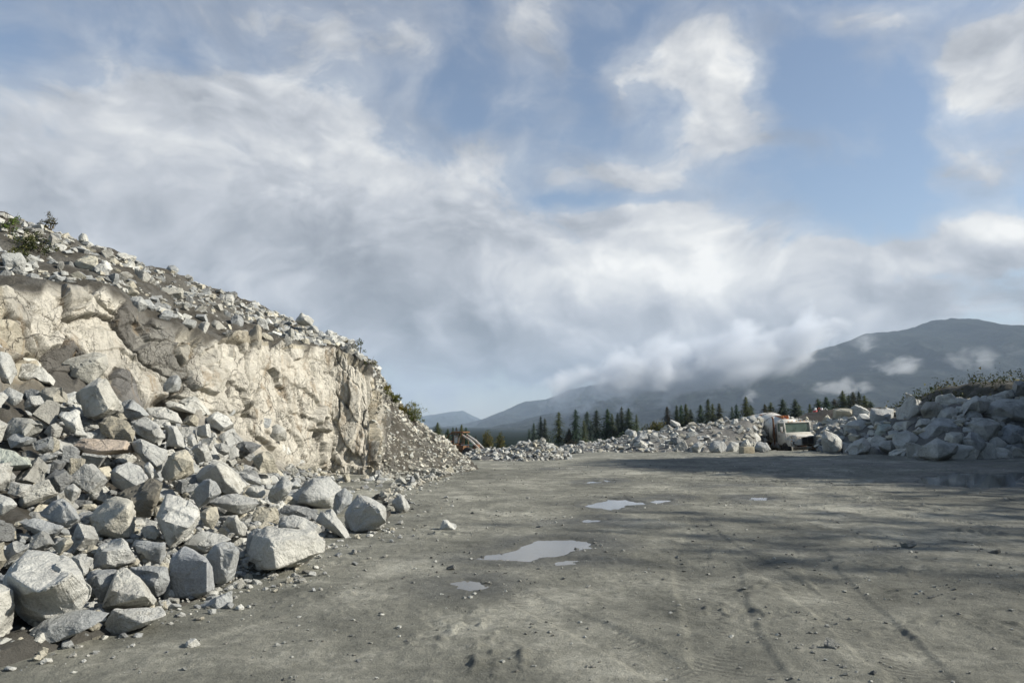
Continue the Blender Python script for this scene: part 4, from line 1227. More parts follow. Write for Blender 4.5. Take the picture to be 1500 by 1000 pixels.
STONES_R = [
    ("sharp peaked boulder standing highest among the shaded boulders", "peaked boulder", [(1310, 604, .1), (1322, 590, .2), (1338, 574, .3), (1344, 576, .3), (1355, 589, .2), (1350, 608, .05), (1328, 618, 0), (1312, 614, 0)], [(1341, 580, -.12), (1346, 602, -.12)], GREY),
    ("round-shouldered block in the front row, left of the widest front boulder", "round-shouldered front block", [(1305, 643, .1), (1313, 634, .2), (1328, 629, .25), (1341, 636, .2), (1354, 650, .1), (1341, 661, .05), (1321, 666, 0), (1311, 655, .05)], [(1326, 642, -.15), (1334, 656, -.12)], GREY),
    ("widest front boulder on the dirt, faceted like a tent", "widest front boulder", [(1336, 668, .1), (1352, 652, .2), (1372, 640, .3), (1404, 651, .25), (1411, 667, .1), (1390, 672, 0), (1373, 675, 0), (1352, 671, .02)], [(1373, 650, -.15), (1374, 670, -.18), (1394, 662, -.1)], GREY),
    ("stout upright boulder beside the widest front boulder", "stout upright boulder", [(1405, 653, .1), (1412, 640, .2), (1422, 629, .25), (1434, 636, .25), (1445, 650, .15), (1443, 667, .05), (1414, 671, 0), (1407, 662, .05)], [(1422, 640, -.15), (1436, 660, -.12)], COOL),
    ("massive dark boulder above the widest front boulder", "massive dark boulder", [(1344, 638, .1), (1358, 622, .2), (1376, 611, .3), (1400, 613, .3), (1417, 628, .15), (1402, 636, .05), (1380, 643, 0), (1354, 649, 0)], [(1376, 622, -.12), (1398, 626, -.12)], COOL),
    ("pale streaked boulder wedged behind the stout upright boulder", "pale wedged boulder", [(1381, 642, .1), (1390, 631, .25), (1412, 633, .2), (1412, 645, .1), (1404, 656, 0), (1388, 650, 0)], [(1396, 640, -.1)], PALE),
    ("greenish-grey cube in the second row behind the front boulders", "greenish cube", [(1279, 638, .1), (1286, 621, .2), (1304, 620, .25), (1314, 631, .15), (1301, 645, 0), (1284, 646, 0)], [(1290, 630, -.1), (1304, 634, -.1)], (.85, .92, .86)),
    (None, None, [(1285, 653, .1), (1288, 646, .2), (1308, 644, .2), (1314, 655, .1), (1308, 663, 0), (1290, 660, 0)], [(1298, 653, -.1)], GREY),
    ("boulder with one ochre-lit corner at the yard's edge", "ochre-cornered boulder", [(1236, 661, .1), (1250, 646, .2), (1266, 640, .25), (1277, 650, .2), (1275, 662, .05), (1255, 666, 0), (1240, 666, 0)], [(1262, 648, -.12), (1270, 660, -.12)], GREY),
    ("curved upright boulder closest to the truck", "truck-side boulder", [(1201, 640, .1), (1207, 630, .2), (1220, 632, .2), (1234, 645, .15), (1240, 658, .05), (1222, 664, 0), (1204, 660, 0)], [(1218, 640, -.12), (1226, 656, -.1)], GREY),
    (None, None, [(1232, 628, .1), (1245, 615, .25), (1262, 613, .25), (1285, 622, .15), (1276, 638, 0), (1246, 642, 0)], [(1258, 624, -.12)], GREY),
    ("slab-sided block left of the peaked boulder", "slab-sided block", [(1273, 612, .1), (1275, 596, .2), (1292, 597, .25), (1311, 600, .2), (1308, 616, .05), (1290, 622, 0), (1276, 622, 0)], [(1284, 606, -.1), (1300, 610, -.1)], COOL),
    ("dusty block to the right of the peaked boulder", "dusty block", [(1348, 600, .1), (1356, 587, .2), (1376, 588, .25), (1384, 600, .15), (1371, 614, 0), (1352, 612, 0)], [(1362, 598, -.1)], DUSTY),
    (None, None, [(1372, 612, .1), (1378, 600, .2), (1394, 594, .25), (1406, 602, .15), (1398, 616, 0), (1380, 618, 0)], [(1388, 606, -.1)], GREY),
    ("tall block with a thin white sunlit crest, upper row", "white-crested block", [(1401, 608, .1), (1412, 590, .25), (1430, 579, .3), (1452, 588, .25), (1446, 600, .1), (1425, 612, 0), (1406, 616, 0)], [(1432, 586, -.1), (1428, 602, -.12)], GREY),
    (None, None, [(1408, 616, .1), (1418, 600, .2), (1432, 600, .2), (1440, 610, .1), (1430, 622, 0), (1412, 622, 0)], [(1424, 610, -.1)], COOL),
    ("huge smooth grey boulder filling the upper edge of the photo", "huge smooth boulder", [(1434, 606, .1), (1446, 592, .2), (1466, 584, .3), (1500, 584, .3), (1530, 592, .2), (1530, 620, 0), (1500, 622, 0), (1444, 618, .02)], [(1462, 596, -.12), (1490, 610, -.14)], GREY),
    ("long pale slab lying over the top of the shaded boulders", "long pale top slab", [(1440, 583, .1), (1460, 575, .2), (1482, 569, .25), (1491, 578, .2), (1470, 589, 0), (1450, 590, 0)], [(1468, 582, -.06)], PALE),
    (None, None, [(1378, 590, .1), (1390, 583, .2), (1408, 581, .2), (1420, 586, .15), (1412, 594, 0), (1386, 596, 0)], [(1400, 589, -.06)], PALE),
    ("bluish angular boulder low at the photo's edge", "bluish angular boulder", [(1459, 637, .1), (1468, 626, .2), (1478, 621, .25), (1504, 628, .2), (1504, 642, .05), (1484, 655, 0), (1466, 648, .02)], [(1482, 632, -.12), (1486, 648, -.1)], (.82, .86, .92)),
    (None, None, [(1443, 656, .1), (1450, 642, .2), (1462, 638, .2), (1476, 650, .1), (1472, 668, 0), (1446, 668, 0)], [(1458, 652, -.1)], GREY),
    (None, None, [(1470, 660, .1), (1480, 650, .2), (1505, 648, .2), (1510, 668, 0), (1474, 668, 0)], [(1488, 658, -.1)], COOL),
    ("broad ribbed boulder behind the stout upright boulder", "broad ribbed boulder", [(1416, 618, .1), (1430, 611, .25), (1446, 612, .25), (1466, 620, .15), (1460, 640, .02), (1444, 650, 0), (1426, 634, .05)], [(1440, 624, -.1), (1448, 640, -.1)], GREY),
    (None, None, [(1298, 632, .1), (1308, 618, .2), (1330, 616, .2), (1346, 622, .15), (1336, 634, 0), (1312, 638, 0)], [(1322, 626, -.08)], PALE),
    (None, None, [(1338, 626, .1), (1346, 613, .2), (1360, 612, .2), (1368, 620, .1), (1358, 632, 0), (1344, 634, 0)], [(1352, 622, -.08)], GREY),
    (None, None, [(1500, 612, .1), (1520, 600, .2), (1560, 600, .2), (1570, 640, 0), (1520, 650, 0), (1500, 640, 0)], [(1530, 622, -.1)], GREY),
]
STONES_C = [
    ("long pale slab sticking up from the far heap like a plank", "plank-like slab", [(980, 618, .1), (982, 614, .15), (996, 619, .2), (998, 624, .1), (990, 626, 0)], [(988, 619, -.05)], WHITE),
    ("squared white block on the low end of the far heap", "squared white block", [(922, 638, .1), (925, 630, .2), (932, 630, .2), (934, 640, .1), (928, 643, 0), (923, 642, 0)], [(928, 635, -.1)], WHITE),
    ("pale boulder behind the small tan block, front of the far heap", "pale heap-front boulder", [(1083, 652, .1), (1088, 644, .2), (1096, 642, .2), (1101, 652, .1), (1096, 660, 0), (1085, 660, 0)], [(1092, 650, -.1)], PALE),
    ("white block leaning by the truck's mixer drum", "drum-side block", [(1098, 640, .1), (1104, 632, .2), (1112, 636, .2), (1116, 644, .1), (1108, 648, 0)], [(1106, 640, -.1)], WHITE),
    (None, None, [(1036, 655, .1), (1044, 644, .2), (1060, 646, .2), (1068, 656, .1), (1056, 663, 0), (1040, 663, 0)], [(1050, 653, -.1)], COOL),
    (None, None, [(1012, 654, .1), (1022, 646, .2), (1032, 648, .2), (1034, 660, .1), (1024, 663, 0), (1014, 662, 0)], [(1024, 654, -.1)], GREY),
    (None, None, [(1062, 656, .1), (1070, 646, .2), (1082, 648, .2), (1084, 658, .1), (1076, 662, 0), (1064, 662, 0)], [(1074, 654, -.1)], GREY),
    (None, None, [(1104, 656, .1), (1110, 646, .2), (1124, 648, .2), (1130, 658, .1), (1118, 663, 0), (1106, 662, 0)], [(1116, 654, -.1)], COOL),
    (None, None, [(950, 640, .1), (954, 632, .2), (964, 632, .2), (966, 642, .1), (960, 646, 0), (952, 645, 0)], [(958, 638, -.1)], GREY),
]

ALL = []  # every individual boulder: object, label or None, short name, pixel box


def surf_hit(px, py, bvhs):
    d = ray(px, py)
    best = None
    for b in bvhs:
        h = b.ray_cast(Vector((0, 0, H)), d)
        if h[0] is not None and (best is None or h[0].y < best):
            best = h[0].y
    if d.z < -1e-4:
        k = -H / d.z
        y = d.y * k
        x = d.x * k
        z = float(ground_low(np.array([x]), np.array([y]))[0])
        if abs(z) < .02 and (best is None or y < best):
            best = y
    return best


def tint_of(t):
    return TINTS[t] if isinstance(t, int) else t


def add_traced(entry, bvhs, k):
    label, short, outl, ridge, tint = entry
    base = max(outl, key=lambda p: p[1])
    D0 = surf_hit(base[0], base[1], bvhs)
    if D0 is None:
        D0 = surf_hit(base[0], base[1] + 4, bvhs) or 25.0
    xs, ys = [p[0] for p in outl], [p[1] for p in outl]
    wpx, hpx = max(xs) - min(xs), max(ys) - min(ys)
    size = math.sqrt(wpx * hpx) * D0 / F
    cx, cy = (max(xs) + min(xs)) / 2, (max(ys) + min(ys)) / 2
    pts = [at(x, y, D0 + size * (0.22 + 1.55 * d)) for x, y, d in outl + ridge]
    low = [i for i, q in enumerate(outl) if q[1] > cy + .12 * hpx]
    for i in low:
        hit = surf_hit(outl[i][0], outl[i][1], bvhs)
        if hit is not None and hit > pts[i].y:
            pts[i] = at(outl[i][0], outl[i][1], min(hit + .02, pts[i].y + .9 * size))
    pts += [at(cx + (x - cx) * .78, cy + (y - cy) * .78, D0 + size * (1.0 + 0.4 * d)) for x, y, d in outl]
    c = sum(pts, Vector()) / len(pts)
    c.z = min(p.z for p in pts)
    lv = int(np.clip(round(math.log2(max(wpx, hpx) / 7.0)), 1, 4))
    me = rough_rock([tuple(p - c) for p in pts], lv, size, k, 0.8)
    o = link("boulder", me, loc=c)
    o.color = (*tint_of(tint), 1)
    ALL.append(dict(o=o, label=label, short=short, box=(min(xs), min(ys), max(xs), max(ys)), tint=tint, y=D0))
    return o


for k, e in enumerate(STONES):
    add_traced(e, [BVH_HILL], k)
N_LEFT = len(ALL)
for k, e in enumerate(STONES_R):
    add_traced(e, [BVH_R], 200 + k)
for k, e in enumerate(STONES_C):
    add_traced(e, [BVH_C], 300 + k)

# ---- further boulders between those, copied from a set of broken-block shapes
BLOCKS = []
for k in range(18):
    rs = np.random.RandomState(500 + k)
    BLOCKS.append(rough_rock(blocky_points(rs, 9 + k % 4, rs.uniform(.38, .95), .9), 3, 1.0, k))
BLOCKS_LO = []
for k in range(14):
    rs = np.random.RandomState(700 + k)
    BLOCKS_LO.append(rough_rock(blocky_points(rs, 9 + k % 4, rs.uniform(.42, .95), .9), 2, 1.0, k))


def overlap(b, c):
    w = min(b[2], c[2]) - max(b[0], c[0])
    h = min(b[3], c[3]) - max(b[1], c[1])
    return max(0, w) * max(0, h) / max(1, (b[2] - b[0]) * (b[3] - b[1]))


def scatter(n, sample, size_of, group_boxes, hi, seed, tries=6000, lim=0.22, hide=None):
    """place n separate boulders at sampled surface points where no boulder stands yet"""
    rs = np.random.RandomState(seed)
    got = 0
    for _ in range(tries):
        if got >= n:
            break
        p, nrm = sample(rs)
        s = size_of(p, rs)
        x, y = project(p)
        r = s * F / p.y * 0.5
        if x < -25 or x > 1525:
            continue
        box = (x - r, y - r * .8, x + r, y + r * .8)
        if any(overlap(box, c) > lim for c in group_boxes):
            continue
        src = (BLOCKS if hi else BLOCKS_LO)[rs.randint(18 if hi else 14)]
        o = link("boulder", src, loc=p + Vector(nrm) * s * 0.12, rot=tuple(rs.uniform(0, 6.28, 3)), scale=tuple(s * rs.uniform(.75, 1.2, 3)))
        ti = int(rs.choice([0, 0, 1, 2, 2, 3, 4, 5, 6]))
        o.color = (*TINTS[ti], 1)
        group_boxes.append(box)
        ALL.append(dict(o=o, label=None, short=None, box=box, tint=ti, y=p.y))
        got += 1
    return got


boxes = [a["box"] for a in ALL]
TRUCK_BOX = (1120, 600, 1206, 668)
boxes += [(1126, 612, 1200, 668)] * 1
n1 = scatter(88, lambda rs: hill_point(rs.uniform(0.9, 6.3), rs.uniform(1.05, 2.8)), lambda p, rs: rs.uniform(.22, .44) * (0.6 + p.y / 28), boxes, True, 1)
n2 = scatter(30, lambda rs: hill_point(rs.uniform(0.9, 5.6), rs.uniform(4.2, 6.1)), lambda p, rs: rs.uniform(.28, .55), boxes, False, 2)
n2b = scatter(12, lambda rs: hill_point(rs.uniform(6.2, 8.4), rs.uniform(1.0, 1.6)), lambda p, rs: rs.uniform(.22, .42), boxes, False, 22)


def grid_point(G):
    def f(rs):
        i, j = rs.randint(G.shape[0]), rs.randint(0, int(G.shape[1] * .56))
        return Vector(G[i, j]), Vector((0, -.6, .8))
    return f


def c_point(rs, f=grid_point(MG_C)):
    while True:
        p, n = f(rs)
        x, y = project(p)
        if not (TRUCK_BOX[0] < x < TRUCK_BOX[2] and p.y < 57):
            return p, n


n3 = scatter(62, c_point, lambda p, rs: rs.uniform(.45, .95) * (0.55 if p.x < 8 else 1.0), boxes, False, 3, lim=.55)
def r_point(rs, f=grid_point(MG_R)):
    while True:
        p, n = f(rs)
        if project(p)[0] > 1228:
            return p, n


n4 = scatter(26, r_point, lambda p, rs: rs.uniform(.8, 1.5), boxes, True, 4, lim=.4)
print("boulders", len(ALL), n1, n2, n2b, n3, n4)

# ---- labels: every boulder that has none is placed by its look and its nearest named neighbour
TN = {0: "grey", 1: "cool grey", 2: "pale", 3: "ochre-tinged", 4: "dark grey", 5: "whitish", 6: "dusty"}
named = [a for a in ALL if a["short"]]
for a in ALL:
    a["c"] = ((a["box"][0] + a["box"][2]) / 2, (a["box"][1] + a["box"][3]) / 2)
used = set(a["label"] for a in ALL if a["label"])


def words_dir(dx, dy):
    ang = math.degrees(math.atan2(-dy, dx)) % 360
    return ["right of", "up and right of", "above", "up and left of", "left of", "down and left of", "below", "down and right of"][int(((ang + 22.5) % 360) // 45)]


for a in ALL:
    if a["label"]:
        continue
    w, h = a["box"][2] - a["box"][0], a["box"][3] - a["box"][1]
    px = math.sqrt(w * h)
    sz = "small" if px < 17 else "middling" if px < 30 else "large"
    near = sorted(named, key=lambda b: (b["c"][0] - a["c"][0]) ** 2 + (b["c"][1] - a["c"][1]) ** 2)[:7]
    tn = TN.get(a["tint"], "dusty") if isinstance(a["tint"], int) else "brownish"
    lab = None
    for nb in near:
        dx, dy = a["c"][0] - nb["c"][0], a["c"][1] - nb["c"][1]
        dist = math.hypot(dx, dy) / (math.hypot(nb["box"][2] - nb["box"][0], nb["box"][3] - nb["box"][1]) / 2 + px / 2)
        how = "just " if dist < 1.25 else "" if dist < 2.2 else "some way " if dist < 4 else "well "
        c = f"{sz} {tn} rock {how}{words_dir(dx, dy)} the {nb['short']}"
        if c not in used:
            lab = c
            break
    if not lab:
        for n1_ in near:
            for n2_ in near:
                if n1_ is not n2_ and not lab:
                    d1 = words_dir(a["c"][0] - n1_["c"][0], a["c"][1] - n1_["c"][1])
                    d2 = words_dir(a["c"][0] - n2_["c"][0], a["c"][1] - n2_["c"][1])
                    c = f"{tn} rock {d1} the {n1_['short']}, {d2} the {n2_['short']}"
                    if c not in used and len(c.split()) <= 16:
                        lab = c
    a["label"] = lab or f"{sz} {tn} rock"
    used.add(a["label"])
for i, a in enumerate(ALL):
    x = a["c"][0]
    lone = a["short"] in ("lone boulder", "lone small stone", "thin broken slab")
    g = "boulders lying alone on the dirt" if lone else "boulders of the heap below the cliff" if x < 700 and a["c"][1] > 500 else "blocks on the hilltop rubble slope" if x < 700 else "rocks of the far heap" if x < 1200 else "shaded boulders along the yard's edge"
    tag(a["o"], a["label"], "boulder", g)


# ------------------------------------------------------------------ loose rubble (uncountable)
rs = np.random.RandomState(77)


def hill_samples(n, u, v, rs, off=0.0, keep=None):
    P = []
    while len(P) < n:
        p, nr = hill_point(rs.uniform(*u), rs.uniform(*v))
        if keep and not keep(p):
            continue
        P.append(p + nr * off)
    return np.array([tuple(p) for p in P])


pos = hill_samples(2900, (0.7, 6.2), (0.98, 2.85), rs, -.25, lambda p: project(p)[0] > 190 or rs.uniform() < .8)
sz = 0.06 + 0.32 * rs.uniform(0, 1, len(pos)) ** 2.0
sz *= 0.55 + pos[:, 1] / 22
rubble("heap_rubble", "small broken stones filling the gaps between the heap's boulders", "rubble", pos, sz, 1, RUB2)
pos = hill_samples(2600, (0.5, 6.2), (4.35, 6.25), rs, 0.0, lambda p: perlin(np.array([[p.x * .35, p.y * .35, p.z * .5]]), 5)[0] > -0.28 or rs.uniform() < .12)
pp = [project(q) for q in pos]
pos = pos[[not (255 < a < 405 and 455 < b < 505 and b > 395 + .2 * a) or k % 7 == 0 for k, (a, b) in enumerate(pp)]]
sz = 0.06 + 0.30 * rs.uniform(0, 1, len(pos)) ** 2.4
rubble("hilltop_rubble", "loose broken stones covering the hill slope above the cliff", "rubble", pos, sz, 2, RUB)
pos = hill_samples(380, (0.9, 6.0), (6.0, 6.35), rs, 0.05)
rubble("skyline_rubble", "loose stones along the crest of the rubble slope", "rubble", pos, 0.10 + 0.30 * rs.uniform(0, 1, len(pos)) ** 1.6, 12, RUB)
pos = hill_samples(3300, (6.3, 8.9), (0.95, 6.05), rs)
sz = 0.04 + 0.17 * rs.uniform(0, 1, len(pos)) ** 2.4
rubble("rock_scree", "fine tan and grey scree fanning out beyond the cliff's end", "scree", pos, sz, 3, RUB, [(1.05, 1.0, .9), (1.15, 1.08, .95), (.8, .78, .7), (.62, .6, .54), (1.1, 1.1, 1.05)])
pos = hill_samples(240, (4.2, 6.6), (2.2, 2.98), rs, 0.03)
rubble("cliff_foot_rubble", "broken stones gathered at the foot of the tan cliff", "rubble", pos, 0.08 + 0.22 * rs.uniform(0, 1, len(pos)) ** 1.5, 4, RUB2)


def mound_samples(G, n, rs, hi=.58):
    i = rs.randint(0, G.shape[0], n)
    j = rs.randint(0, int(G.shape[1] * hi), n)
    return G[i, j] + rs.normal(0, .05, (n, 3))


pos = mound_samples(MG_C, 1250, rs, .6)
pos = np.array([q for q in pos if not (1118 < project(q)[0] < 1206 and q[1] < 57.5)])
rubble("far_heap_rubble", "broken stones between the rocks of the far heap", "rubble", pos, (0.15 + 0.42 * rs.uniform(0, 1, len(pos)) ** 1.8) * np.where(pos[:, 0] < 8, .75, 1.0), 5, RUB)
pos = mound_samples(MG_R, 600, rs, .6)
rubble("shaded_heap_rubble", "broken stones between the shaded boulders", "rubble", pos, 0.2 + 0.55 * rs.uniform(0, 1, len(pos)) ** 1.6, 6, RUB)
pos = mound_samples(MG_P, 900, rs, .75)
rubble("broken_stone_pile", "low pile of broken grey stones in front of the rusty loader", "stone pile", pos, 0.09 + 0.22 * rs.uniform(0, 1, len(pos)) ** 1.6, 7, RUB)

# gravel and clods on the yard
n = 12000
r = np.exp(rs.uniform(math.log(3.7), math.log(34), n))
th = np.radians(rs.uniform(-38, 38, n))
x, y = r * np.sin(th), r * np.cos(th)
den = fbm(P2(x, y, 0.55), 3, 80)
edge = np.full(n, 9.0)
for w in PW:
    edge = np.minimum(edge, poly_sd(x, y, w))
keep = ((den > 0.08) | (rs.uniform(size=n) < .22) | ((edge > 0.03) & (edge < .45))) & (edge > -0.05)
x, y = x[keep], y[keep]
z = ground_z(x, y)
s = (0.006 + 0.036 * rs.uniform(0, 1, len(x)) ** 4.0) * (0.75 + r[keep] / 26)
rubble("gravel", "scattered gravel and dried clods over the yard", "gravel", np.column_stack([x, y, z + s * .15]), s, 8, RUB, [(.8, .8, .76), (.5, .5, .47), (.42, .41, .38), (1.0, 1.0, .95), (.6, .59, .55)], .4)
pos = hill_samples(1500, (0.8, 6.0), (0.97, 1.7), rs, -.06)
rubble("heap_foot_rubble", "broken stones and chips spilling out at the heap's foot", "rubble", pos, (.03 + .14 * rs.uniform(0, 1, len(pos)) ** 2.2) * (.5 + pos[:, 1] / 18), 15, RUB2)
# finer grit packed between the heap's stones
rs = np.random.RandomState(79)
pos = hill_samples(4200, (0.8, 6.0), (1.0, 2.9), rs, -.30)
rubble("heap_grit", "gravel and grit lodged in the gaps of the heap", "grit", pos, (.025 + .075 * rs.uniform(0, 1, len(pos)) ** 2) * (.6 + pos[:, 1] / 25), 14, RUB, [(.8, .79, .74), (.5, .48, .42), (1.0, .98, .92), (.4, .38, .33)])
# a belt of stones fallen off the foot of the heap
pts = []
while len(pts) < 520:
    p, nr = hill_point(rs.uniform(0.8, 8.6), 1.02)
    k = abs(rs.normal(0, .45))
    q = np.array([p.x + k * 1.0 * abs(rs.normal(.8, .3)), p.y - k * .3])
    pts.append(q)
pts = np.array(pts)
zz = ground_z(pts[:, 0], pts[:, 1])
s = 0.012 + 0.085 * rs.uniform(0, 1, len(pts)) ** 3
rubble("fallen_stones", "small stones dropped along the foot of the heap", "stones", np.column_stack([pts, zz + s * .2]), s, 9, RUB2, None, .3)

# separate stones one can pick out on the open yard
GS = [
    (660, 834, 14, "flat grey stone behind the puddle nearest the heap", GREY), (684, 850, 7, "small stone sitting in the puddle nearest the heap", DUSTY), (790, 773, 11, "stone with dark flank behind the big puddle", COOL),
    (736, 810, 8, "dark stone at the big puddle's near shore", DARK), (706, 815, 7, "dark stone at the big puddle's tip", DARK), (845, 803, 9, "flat dark stone inside the big puddle", DARK),
    (586, 768, 12, "white flat stone beside the dark-faced cube", WHITE), (544, 783, 13, "white chip at the foot of the dark-faced cube", WHITE), (862, 857, 9, "pale sharp stone in the open dirt past the big puddle", PALE), (992, 816, 8, "small stone by the straight tyre track", GREY),
    (1334, 803, 22, "long low stone out in the shaded dirt", GREY), (1462, 811, 18, "rounded stone near the edge of the shaded dirt", DUSTY), (448, 841, 16, "triangular stone below the long bright boulder", DUSTY), (605, 745, 7, "tiny stone just past the lone boulder", DARK),
    (1222, 956, 22, "pale flat stone half sunk in the foreground dirt", PALE), (1281, 994, 12, "dark stone at the photo's bottom edge", DARK), (98, 938, 14, "tan chip under the long mottled slab", OCHRE), (140, 934, 11, "tan chip between the long slab and the white-topped wedge", OCHRE),
    (692, 751, 6, "tiny dark stone behind the lone small stone", DARK), (773, 732, 7, "pale stone in the far open yard", PALE), (622, 770, 6, "dark stone just left of the lone small stone", DARK), (525, 968, 9, "small grey stone in the front dirt", GREY),
]
for k, (px, py, w, lab, ti) in enumerate(GS):
    x, y = gp(px, py)
    s = w * y / F
    z = float(ground_z(np.array([x]), np.array([y]))[0])
    o = link("stone", BLOCKS[k % 18], loc=(x, y + s * .3, z + s * .12), rot=(0.3 * (k % 5 - 2), 0.25 * (k % 3 - 1), k * 1.3), scale=(s * 1.0, s * .8, s * (.62 if k != 0 else .45)))
    o.color = (*[c * .9 for c in TINTS[ti]], 1)
    tag(o, lab, "stone", "stones lying on the open dirt")

# ------------------------------------------------------------------ earth banks of the right side


def bank_mat(name, a, b_, c3):
    m, t, b = mat(name)
    co = t.new("ShaderNodeTexCoord").outputs["Object"]
    c = t.ramp(t.noise(co, 0.9, 9, 0.72, .4), [(0.36, a), (0.5, b_), (0.66, c3)])
    t.put(b.inputs["Base Color"], c)
    b.inputs["Roughness"].default_value = 0.95
    t.put(b.inputs["Normal"], t.bump(t.noise(co, 3.5, 8, .75), .25, .8))
    return m


M_BANK = bank_mat("bank_earth", (.03, .03, .022), (.065, .06, .045), (.12, .115, .095))
M_BERM = bank_mat("brown_berm", (.018, .015, .011), (.034, .028, .020), (.055, .046, .034))


# high bank beyond the right edge of the picture; it throws the shade over that side of the yard
ys = np.linspace(-26, 78, 210)
hh = np.interp(ys, [-26, -12, 8, 14, 18, 21, 28, 33, 36.5, 39.5, 41.5, 44.5, 47.5, 52, 56, 63, 78], [9, 9.5, 9.5, 8.5, 10.0, 12.5, 15.5, 14.5, 10.6, 8.8, 9.4, 9.0, 7, 5.2, 4.6, 5.2, 4])
x0 = np.interp(ys, [-26, 35, 41, 47, 52, 56, 60, 66, 78], [24.6, 24.8, 28.0, 32.8, 36.0, 35.5, 33.5, 33, 36])
prof = [(0, -.15), (1.6, .30), (3.2, .68), (5.0, .97), (8, 1.0), (16, .9), (26, .3), (34, -.3)]
ps = np.linspace(0, 34, 60)
pz = np.interp(ps, [a for a, _ in prof], [b for _, b in prof])
YY, SS = np.meshgrid(ys, ps, indexing="ij")
X = x0[:, None] + SS
Z = hh[:, None] * pz[None]
p = np.stack([X, YY, Z], -1).reshape(-1, 3)
w = sstep(1, 5, SS.ravel())
p[:, 2] += (1.25 * fbm(p * 0.45, 3, 91) * np.where(p[:, 1] < 44, 1, .35) + .4 * fbm(p * 1.6, 3, 93)) * w * sstep(0, 8, Z.ravel())
nu, nv = len(ys), len(ps)
i = np.arange(nu - 1)[:, None] * nv
j = np.arange(nv - 1)[None, :]
f = np.stack([i + j, i + nv + j, i + nv + j + 1, i + j + 1], -1).reshape(-1, 4)[:, ::-1]
o = link("earth_bank", mesh_from("earth_bank", p, f, M_BANK, True))
tag(o, "long dark earth bank along the shaded side of the yard", "earth bank", kind="structure")
BANK_V = p.reshape(nu, nv, 3)

# brown earth berm behind the far heap, below the dark trees
bx = np.linspace(20, 47, 120)
rows = []
for s_ in np.linspace(0, 1, 16):
    hgt = np.interp(bx, [20, 28, 33, 36, 42, 47], [0.2, 2.1, 3.0, 3.8, 4.1, 3.2]) * math.sin(min(1, s_ / .45) * math.pi / 2) * (1 if s_ < .6 else (1 - s_) / .4)
    rows.append(np.stack([bx, np.full_like(bx, 78 + s_ * 16), hgt - 1.2 * (s_ == 0) - .5], -1))
p = np.stack(rows, 1)
sh = p.shape[:2]
p = p.reshape(-1, 3)
p[:, 2] += .2 * fbm(p * .5, 4, 95)
i = np.arange(sh[0] - 1)[:, None] * sh[1]
j = np.arange(sh[1] - 1)[None, :]
f = np.stack([i + j, i + sh[1] + j, i + sh[1] + j + 1, i + j + 1], -1).reshape(-1, 4)
o = link("earth_berm", mesh_from("earth_berm", p, f, M_BERM, True))
tag(o, "low brown earth berm behind the far rocks", "earth berm", kind="structure")



# ------------------------------------------------------------------ trees and shrubs
def leaf_mat(name, a, b_, c3=None):
    m, t, b = mat(name)
    pos = t.new("ShaderNodeNewGeometry").outputs["Position"]
    oi = t.new("ShaderNodeObjectInfo")
    n = t.noise(pos, 1.4, 5, .7)
    c = t.mix(t.mr(n, .35, .65), a, b_)
    if c3:
        c = t.mix(t.mr(t.noise(pos, 0.7, 4), .52, .68), c, c3)
    c = t.mix(1.0, c, oi.outputs["Color"], "MULTIPLY")
    t.put(b.inputs["Base Color"], c)
    b.inputs["Roughness"].default_value = 0.8
    b.inputs["Specular IOR Level"].default_value = 0.15
    return m


M_NEEDLE = leaf_mat("conifer_needles", (.026, .040, .026), (.062, .078, .044))
M_LEAF = leaf_mat("autumn_leaves", (.075, .075, .022), (.14, .115, .035), (.06, .075, .025))
M_SHRUB = leaf_mat("shrub_leaves", (.045, .058, .020), (.10, .10, .035), (.13, .10, .045))
M_BARK = simple("bark", (.11, .09, .07), .9, 0, .4, 20)


def crown_mesh_conifer(seed, R, h0, full, gaps=0.0, droop=.35):
    """unit-height tree: whorls of drooping branches, each made of small needle sprays"""
    rs = np.random.RandomState(seed)
    v, f = [], []

    def tri(a, b, c):
        o = len(v)
        v.extend([tuple(a), tuple(b), tuple(c)])
        f.append((o, o + 1, o + 2))

    z = h0
    while z < 0.985:
        t = (z - h0) / (1 - h0)
        prof = (1 - t) ** (.75 if full else .55) * (min(1, (t + .12) * 4) if not full else min(1, .55 + t * 3))
        rad = R * prof + 0.008
        nb = rs.randint(4, 7)
        a0 = rs.uniform(0, 6.28)
        for k in range(nb):
            if rs.uniform() < gaps:
                continue
            a = a0 + 6.283 * k / nb + rs.normal(0, .25)
            L = rad * rs.uniform(.55, 1.18)
            d = Vector((math.cos(a), math.sin(a), 0))
            s = Vector((-d.y, d.x, 0))
            p0 = Vector((0, 0, z))
            dr = droop * rs.uniform(.6, 1.3)
            ns = 4
            for q in range(ns):
                x = (q + .35) / ns
                c = p0 + d * L * x + Vector((0, 0, -dr * L * x + rs.normal(0, .004)))
                wd = L * .30 * (1.15 - x) + .008
                for sg in (-1, 1):
                    tip = c + s * sg * wd * rs.uniform(.8, 1.4) + d * L * .22 + Vector((0, 0, -.35 * wd))
                    tri(c - d * L * .10 + Vector((0, 0, .006)), c + d * L * .17, tip)
                tri(c + s * wd * .35, c - s * wd * .35, c + d * L * .1 + Vector((0, 0, -wd * rs.uniform(.5, 1.1))))
        z += 0.013 + 0.018 * (1 - t) + rs.uniform(0, .006)
    for k in range(5):
        a = 6.28 * k / 5
        tri((0, 0, 1.02), (.006 * math.cos(a), .006 * math.sin(a), .94), (.006 * math.cos(a + 1.2), .006 * math.sin(a + 1.2), .94))
    return mesh_from("crown", v, f, M_NEEDLE)


